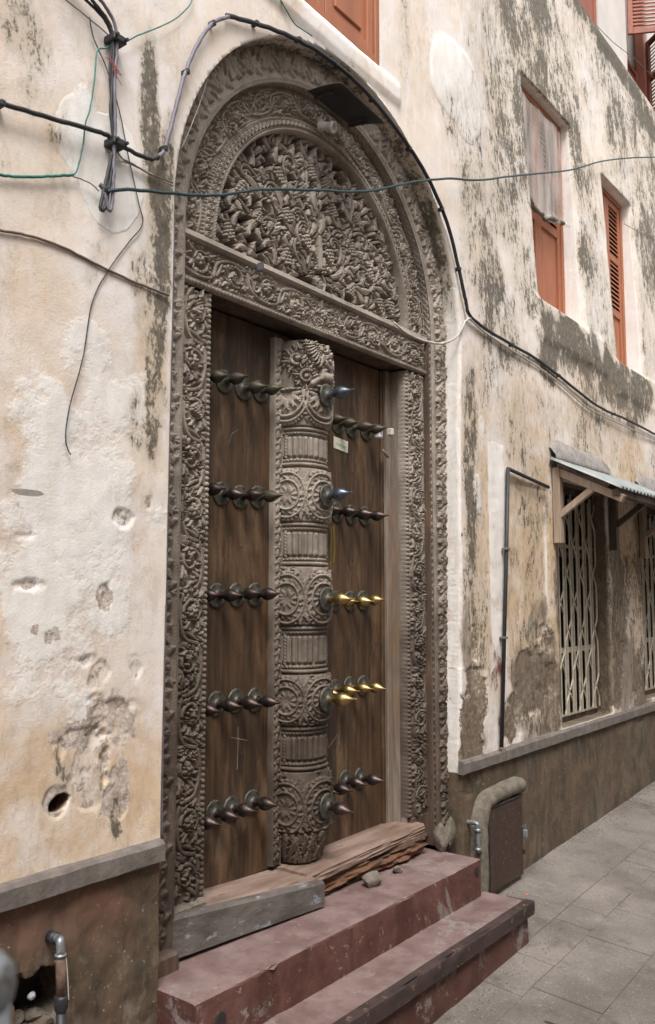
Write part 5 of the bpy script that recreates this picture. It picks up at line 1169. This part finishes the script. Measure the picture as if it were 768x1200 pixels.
# black conduit on the right-hand wall
cond = thing('conduit', 'thin black conduit running down the stained wall right of the doorway, bent at the top', 'conduit', (5.0, -.03, .82))
c0 = un3(595.5, 549, -.025); c1 = un3(588, 876, -.025); c2 = un3(643, 571, -.025)
MB().tube([c0, tuple((np.array(c0) * .62 + np.array(c1) * .38) + np.array((.006, 0, 0))), c1], .0125, 10).build('down_run', M['black'], cond, True); MB().tube([c0, c2], .012, 10).build('cross_run', M['black'], cond, True)
for t in (.3, .62): 
    p = np.array(c0) * (1 - t) + np.array(c1) * t; mb = MB(); mb.box(p[0] - .026, p[0] + .026, p[1] - .016, p[1] + .02, p[2] - .008, p[2] + .008, .003); mb.build('saddle_clip', M['cement'], cond)
# red smears on the margin
rs_ = ribbon('red_smear', pxs([(574, 738), (578, 755), (583, 770), (588, 785), (592, 800)], -.012), .055, M['redpaint'], bld, -.013)
rs_ = ribbon('red_smear', pxs([(589, 762), (585, 780), (581, 795), (577, 808)], -.012), .09, M['redpaint'], bld, -.0135)

# ================================================================== THINGS ON THE DOORWAY
sh = thing('metal_canopy', 'bent black sheet canopy jutting from the top of the carved arch', 'canopy', (3.45, .12, 4.3))
_a = un0(361, 106, .092); _b = un0(413, 148, .092); A0 = np.array((_a[0], .092, _a[1])); A1 = np.array((_b[0], .092, _b[1])); yo = -.10
q0 = un(401, 96, yo); q1 = un(452, 144, yo); B0 = np.array((q0[0], yo, q0[1])); B1 = np.array((q1[0], yo, q1[1])); V = []; n = 10
for i in range(n):
    for j in range(n): 
        s_, t_ = i / (n - 1), j / (n - 1); p = (A0 * (1 - s_) + A1 * s_) * (1 - t_) + (B0 * (1 - s_) + B1 * s_) * t_; p[2] += .008 * math.sin(t_ * PI) ; V.append(tuple(p))
F = [[i * n + j, i * n + j + 1, (i + 1) * n + j + 1, (i + 1) * n + j] for i in range(n - 1) for j in range(n - 1)]
so = mesh('sheet', V, F, M['sheet'], sh, True); md = so.modifiers.new('thick', 'SOLIDIFY'); md.thickness = .004
for s_ in (.12, .88): 
    p = A0 * (1 - s_) + A1 * s_; q = B0 * (1 - s_) + B1 * s_; MB().beam(tuple(p * .97 + q * .03 - np.array((0, 0, .02))), tuple(p * .4 + q * .6 - np.array((0, 0, .010))), .012, .012, .001).build('strut', M['iron'], sh)
bx, bz = un(385, 145, .06)
lamp = thing('bulb_holder', 'small whitish lamp holder under the black canopy on the carved arch', 'lamp holder', (bx, .1, bz))
Mr = Matrix.Translation((bx, .115, bz + .012)) @ Matrix.Rotation(PI / 2 + .35, 4, 'X') @ Matrix.Rotation(.25, 4, 'Y')
MB().lathe([(0, 0), (.030, 0), (.030, .012), (.022, .020), (.022, .060), (.030, .066), (.030, .084), (.024, .086), (.018, .066), (0, .062)], 18, Mr).build('holder', M['whitecable'], lamp, True)
p = un3(305, 312, .118); sc_ = MB(); sc_.add([(p[0] - .028, .105, p[2] + .006), (p[0] + .004, .10, p[2] + .020), (p[0] + .030, .12, p[2] + .004), (p[0] - .005, .125, p[2] - .012), (p[0] - .028, .11, p[2] + .002), (p[0] + .004, .105, p[2] + .014), (p[0] + .030, .124, p[2]), (p[0] - .005, .13, p[2] - .016)], [(0, 1, 2, 3), (7, 6, 5, 4), (0, 4, 5, 1), (1, 5, 6, 2), (2, 6, 7, 3), (3, 7, 4, 0)])
tag(sc_.build('paper_scrap', M['blue'], None, False, org=p), 'pale blue scrap lying on the ledge of the carved lintel', 'scrap')
p = un3(449, 507, .18); s_ = MB().box(p[0] - .018, p[0] + .018, .19, .225, p[2] - .026, p[2] + .026, .004).build('contact_switch', M['white'], None, False, org=(p[0], .2, p[2])); tag(s_, 'small white box switch, the left one of the pair at the right jamb', 'switch')
p = un3(460, 506, .16); s_ = MB().box(p[0] - .014, p[0] + .014, .155, .19, p[2] - .020, p[2] + .020, .005).build('contact_switch', M['whitecable'], None, False, org=(p[0], .17, p[2])); tag(s_, 'small cream box switch, the right one of the pair at the right jamb', 'switch')
p = un3(455, 532, .2); s_ = MB().tube([(p[0], .24, p[2] + .03), (p[0], .21, p[2]), (p[0] + .008, .205, p[2] - .02)], [.006, .010, .006], 8).build('wire_stub', M['rust'], None, True, org=(p[0], .2, p[2])); tag(s_, 'frayed pinkish wire stub below the two small switches', 'wire')

# ================================================================== CABLES
def cable(name, label, px, r, m, y=-.03, k=6, clips=(), cat='cable', yv=None):
    pts = [un3(a, b, (yv[i] if yv else y)) for i, (a, b) in enumerate(px)]; sp = smooth_path(pts, k); sp = [tuple(np.array(p) + np.array((random.uniform(-1, 1), 0, random.uniform(-1, 1))) * r * .25) for p in sp]
    o = thing(name, label, cat, tuple(pts[0])); MB().tube(sp, r, 8).build('strand', m, o, True)
    for (a, b) in clips:
        p = un3(a, b, y); mb = MB(); mb.box(p[0] - .009, p[0] + .009, p[1] - r - .003, p[1] + abs(y), p[2] - .010, p[2] + .010, .002); mb.build('clip', M['black'], o)
    return o
cable('cable', 'thick black cable crossing the left wall and dipping beside the arch', [(-190, 60), (-80, 95), (-14, 116), (2, 121), (60, 138), (118, 155), (130, 161), (150, 175), (175, 186), (186, 183)], .0085, M['black'], -.035, clips=[(2, 121)])
cable('cable', 'violet-grey cable climbing from the dip beside the arch up round its left shoulder', [(184, 185), (192, 176), (200, 150), (208, 118), (219, 80), (235, 45), (250, 27), (268, 19)], .0085, M['greycable'], -.025, clips=[(193, 174), (219, 84), (250, 27)])
cable('cable', 'black cable following the top and right side of the arch down past the window', [(266, 18), (300, 27), (350, 47), (390, 72), (430, 108), (468, 155), (500, 205), (524, 260), (538, 315), (546, 352), (552, 371), (580, 392), (625, 418), (655, 440), (700, 475), (735, 492), (790, 520)], .0105, M['black'], -.022, clips=[(300, 27), (350, 46), (395, 76), (437, 116), (480, 174), (518, 245), (538, 315), (600, 404), (655, 440), (720, 485)])
cable('cable', 'thin grey cable running with the black one from the arch to the lower right', [(549, 372), (575, 394), (620, 423), (650, 444), (690, 478), (735, 500), (790, 525)], .006, M['whitecable'], -.020)
cable('cable', 'long teal-black cable strung across the carved arch and over to the right edge', [(126, 224), (150, 222), (200, 226), (250, 229), (305, 222), (360, 222), (430, 224), (480, 214), (525, 209), (560, 211), (610, 205), (668, 199), (715, 187), (768, 184), (800, 185)], .0065, M['tealdark'], -.05)
cable('cable', 'grubby white cable sagging from the arch moulding to the black cable on the right', [(462, 378), (480, 392), (500, 400), (520, 402), (537, 393), (546, 376), (554, 372)], .0065, M['whitecable'], -.02, yv=[.12, .10, .08, .04, .0, -.02, -.02])
cable('cable', 'black twin cable hanging down the left wall from the top edge to the clamp', [(40, -70), (96, -14), (112, 5), (128, 27), (133, 50), (132, 90), (130, 130), (133, 165), (131, 200), (124, 240), (120, 246), (118, 240), (126, 205), (131, 180)], .0065, M['black'], -.04)
cable('cable', 'grey cable hanging beside the black twin cable and looping up at its end', [(55, -72), (106, -14), (124, 8), (135, 30), (137, 60), (134, 100), (135, 140), (134, 180), (133, 210), (131, 243), (127, 245), (124, 232), (122, 226)], .0065, M['greycable'], -.045)
cable('cable', 'black cable third in the hanging bundle at the top left', [(30, -64), (84, -16), (104, 3), (122, 22), (131, 45), (129, 80), (131, 120), (135, 160)], .0055, M['black'], -.03)
for (px_, py_, n_) in ((133, 49, 'upper'), (133, 170, 'lower')):
    p = un3(px_, py_, -.02); o = thing('cable_clamp', 'black plastic clamp on the hanging cable bundle, the %s one of two' % n_, 'clamp', p, 'clamps on the hanging bundle')
    MB().box(p[0] - .030, p[0] + .030, -.062, 0, p[2] - .014, p[2] + .014, .004).build('clamp_body', M['black'], o)
    for q in (-1, 1): MB().tube([(p[0] + q * .021, -.075, p[2]), (p[0] + q * .021, -.055, p[2])], .006, 8).build('screw', M['iron'], o)
cable('wire', 'thin teal wire hanging from the upper clamp to the twisted ends on the left wall', [(134, 50), (124, 56), (114, 60), (111, 90), (106, 125), (100, 145), (98, 165), (93, 190), (88, 203), (78, 206)], .0028, M['teal'], -.02)
cable('wire', 'twisted teal wire tail coming in from the left edge below the black cable', [(-150, 190), (-60, 198), (-10, 203), (10, 206), (35, 207), (60, 206), (86, 205)], .005, M['teal'], -.02)
cable('wire', 'dull brown wire end from the teal twist to the bundle', [(86, 207), (96, 210), (108, 216), (116, 224)], .0022, M['brownwire'], -.02)
cable('wire', 'thin teal wire looping from the upper clamp up to the top edge', [(134, 46), (146, 49), (160, 42), (185, 32), (205, 22), (222, 6), (228, -10)], .0028, M['teal'], -.02)
cable('wire', 'thin teal wire end hanging over the top of the arch near the window sill', [(326, -6), (336, 12), (346, 28), (356, 35), (366, 42)], .0028, M['teal'], -.02)
cable('wire', 'thin grey wire slanting from the top left edge to the upper clamp', [(70, -6), (88, 8), (105, 22), (122, 36), (134, 48)], .0026, M['greycable'], -.03)
cable('wire', 'thin grey-brown wire crossing the left wall to the carved jamb', [(-160, 235), (-70, 250), (-8, 268), (30, 275), (70, 288), (110, 308), (150, 327), (175, 337), (198, 346)], .0048, M['brownwire'], -.012)
cable('wire', 'hair-thin black wire dangling down the left wall to a loose hooked end', [(105, 20), (110, 45), (125, 80), (140, 130), (150, 180), (162, 235), (167, 262), (150, 285), (125, 320), (108, 355), (97, 420), (82, 475), (77, 508), (79, 525), (83, 533)], .0022, M['black'], -.012)
cable('wire', 'grubby white sheathed wire from the lower clamp to the edge of the arch', [(122, 232), (126, 205), (136, 190), (150, 191), (170, 200), (190, 211), (203, 217)], .0042, M['whitecable'], -.015)
cable('wire', 'brown wire under the white one reaching the edge of the arch', [(137, 176), (144, 186), (156, 192), (172, 202), (188, 208), (203, 214)], .0028, M['brownwire'], -.02)
cable('wire', 'red thread tangled on the bundle below the upper clamp', [(123, 66), (130, 72), (139, 84), (128, 66), (142, 88), (132, 80), (143, 100)], .0012, M['redwire'], -.055)
cable('conduit', 'thin grey pipe clipped to the left edge of the carved frame from arch to base', [(205, 190), (203.5, 260), (202.5, 340), (200.5, 420), (198, 520), (195.5, 620), (193.5, 720), (191.5, 820), (190, 900), (189, 985)], .0060, M['greycable'], .085, cat='pipe')
cable('wire', 'loose pale thread drooping over the left shoulder of the arch', [(262, 28), (250, 70), (238, 110), (225, 145), (212, 175)], .0014, M['whitecable'], .02)
cable('wire', 'thin wire from the window jamb to the right edge between the two cables', [(732, 262), (742, 268), (755, 274), (780, 279)], .003, M['brownwire'], -.02)
cable('wire', 'fine wire running up beside the cornice at the top right', [(700, 30), (720, 50), (748, 72), (775, 100)], .003, M['brownwire'], -.05)
p = un3(120, 224, -.02); o = MB().tube([(p[0] - .02, -.03, p[2] + .015), (p[0], -.04, p[2]), (p[0] + .005, -.03, p[2] - .03)], [.008, .014, .008], 8).build('wire_joint', M['black'], None, True, org=p); tag(o, 'taped knot of wires where the teal and brown wires meet the bundle', 'wire joint')

# ================================================================== GROUND DETAIL
gcx, gcy = 3.74, -.86; gzv = float(gz(gcx, gcy))
dr = thing('drain_grate', 'iron drain grate set in the paving at the bottom edge', 'drain grate', (gcx, gcy, gzv)); g0 = (3.64, 4.05, -1.14, -.70)
g0 = (3.50, 3.78, -1.00, -.655)
mb = MB(); zt = gzv + .012
for (a, b, c_, d_) in ((g0[0], g0[1], g0[2], g0[2] + .02), (g0[0], g0[1], g0[3] - .02, g0[3]), (g0[0], g0[0] + .02, g0[2] + .02, g0[3] - .02), (g0[1] - .02, g0[1], g0[2] + .02, g0[3] - .02)): mb.box(a, b, c_, d_, zt - .03, zt, .002)
mb.build('grate_frame', M['iron'], dr)
for k in range(1, 9):
    xx = g0[0] + (g0[1] - g0[0]) * k / 9; MB().box(xx - .005, xx + .005, g0[2] + .02, g0[3] - .02, zt - .02, zt - .004, .001).build('grate_bar', M['iron'], dr)
for k in range(1, 9):
    yy = g0[2] + (g0[3] - g0[2]) * k / 9; MB().box(g0[0] + .02, g0[1] - .02, yy - .004, yy + .004, zt - .021, zt - .006, .001).build('grate_bar', M['iron'], dr)
mb = MB(); mb.box(g0[0] + .01, g0[1] - .01, g0[2] + .01, g0[3] - .01, zt - .0135, zt - .0125); mb.build('grate_pit', M['void'], dr)
mb = MB(); mb.box(g0[0] - .12, g0[1] + .10, g0[2] - .1, g0[3] + .07, zt - .06, zt - .006, .004); mb.build('cement_surround', M['cement'], dr)
lx, ly = 3.575, -.66
def leafobj(x, y, ang, s, label, mat='leaf'):
    z = float(gz(x, y)) + .006; mb = MB(); P = [(-1, 0, 0), (-.4, .38, .12), (.3, .42, .1), (1, 0, .35), (.3, -.42, .25), (-.4, -.36, .02), (0, 0, -.0)]
    V = []
    for (a, b, h) in P: V.append((x + s * (a * math.cos(ang) - b * math.sin(ang)), y + s * (a * math.sin(ang) + b * math.cos(ang)), z + s * h))
    mb.add(V, [(0, 6, 1), (1, 6, 2), (2, 6, 3), (3, 6, 4), (4, 6, 5), (5, 6, 0)]); o = mb.build('fallen_leaf', M[mat], None, True, org=(x, y, z)); tag(o, label, 'leaf', 'litter on the paving')
def gpt(px, py):
    d = _F * FPX + _R * (px - 384) - _U * (py - 600); z = 0.0
    for _ in range(8):
        t = (z - CH) / d[2]; x = d[0] * t; y = -CD + d[1] * t; z = float(gz(x, y))
    return x, y
x, y = gpt(517, 1181); leafobj(x, y, .9, .022, 'crumpled orange-red leaf on the paving in front of the lower step')
x, y = gpt(678, 973); leafobj(x, y, .2, .024, 'small reddish leaf near the wall base beyond the hatch')
x, y = gpt(583, 974 + 120); leafobj(x, y, 2.0, .012, 'dark speck of litter just beside the lower step corner')
x, y = gpt(618, 1050); leafobj(x, y, .0, .016, 'yellowish scrap on the paving right of the step corner')
for k in range(160):                                        # grit and crumbs gathered against wall and steps
    pass
gm = MB(); rg = random.Random(4)
for k in range(1100):
    if rg.random() < .55: x = rg.uniform(4.5, 9); y = -abs(rg.gauss(0, .06)) - .01
    elif rg.random() < .4: x = rg.uniform(2.2, 4.7); y = -.46 - abs(rg.gauss(0, .05))
    else: x = rg.uniform(2.6, 8); y = rg.uniform(-2.2, -.1)
    if x < 4.45 and y > -.45: continue
    s = rg.uniform(.002, .006); z = float(gz(x, y)); V = [(x + rg.uniform(-s, s), y + rg.uniform(-s, s), z + rg.uniform(-.001, s)) for _ in range(4)]; gm.add([(x - s, y, z), (x + s, y - s * .6, z), (x + s * .3, y + s, z), (x, y, z + s)], [(0, 1, 3), (1, 2, 3), (2, 0, 3)])
tag(gm.build('grit', M['rubble'], None, False, org=(4, -1, 0)), 'scattered grit and crumbs of plaster on the paving', 'grit', kind='stuff')

# near, out-of-focus post at the bottom left corner of the view
pz = np.array(_F) * FPX + _R * (2 - 384) - _U * (1128 - 600); pz = np.array((0, -CD, CH)) + pz / FPX * .62
post_ = thing('street_post', 'blurred pale grey round-topped post at the bottom left corner', 'post', (pz[0] - .012, pz[1], float(gz(pz[0], pz[1]))))
MB().tube([(pz[0] - .012, pz[1], -.25), (pz[0] - .012, pz[1], pz[2] - .02)], .017, 16).build('shaft', M['galv'], post_, True)
MB().lathe([(.019, -.022), (.021, -.012), (.019, .0), (.012, .008), (0, .011)], 16, Matrix.Translation((pz[0] - .012, pz[1], pz[2]))).build('cap', M['galv'], post_, True)

# ================================================================== OTHER SIDE OF THE LANE
opp = thing('facing_building', 'plain pale limewashed house front on the other side of the narrow lane', 'building', (4, -4.3, 0))
mb = MB(); mb.box(-9, 15, -8, -4.3, -.6, 5.6); mb.build('facing_wall', M['opposite'], opp)
mb = MB()
for k in range(5):
    xw = -4 + k * 3.4; mb2 = MB(); mb2.box(xw, xw + .9, -4.31, -4.27, 1.2, 2.7, .01); mb2.build('closed_shutter', M['redbrown'], opp)
mb = MB(); mb.box(-9.1, 15.1, -8.1, -4.2, 5.6, 5.75, .01); mb.build('parapet', M['cement'], opp)
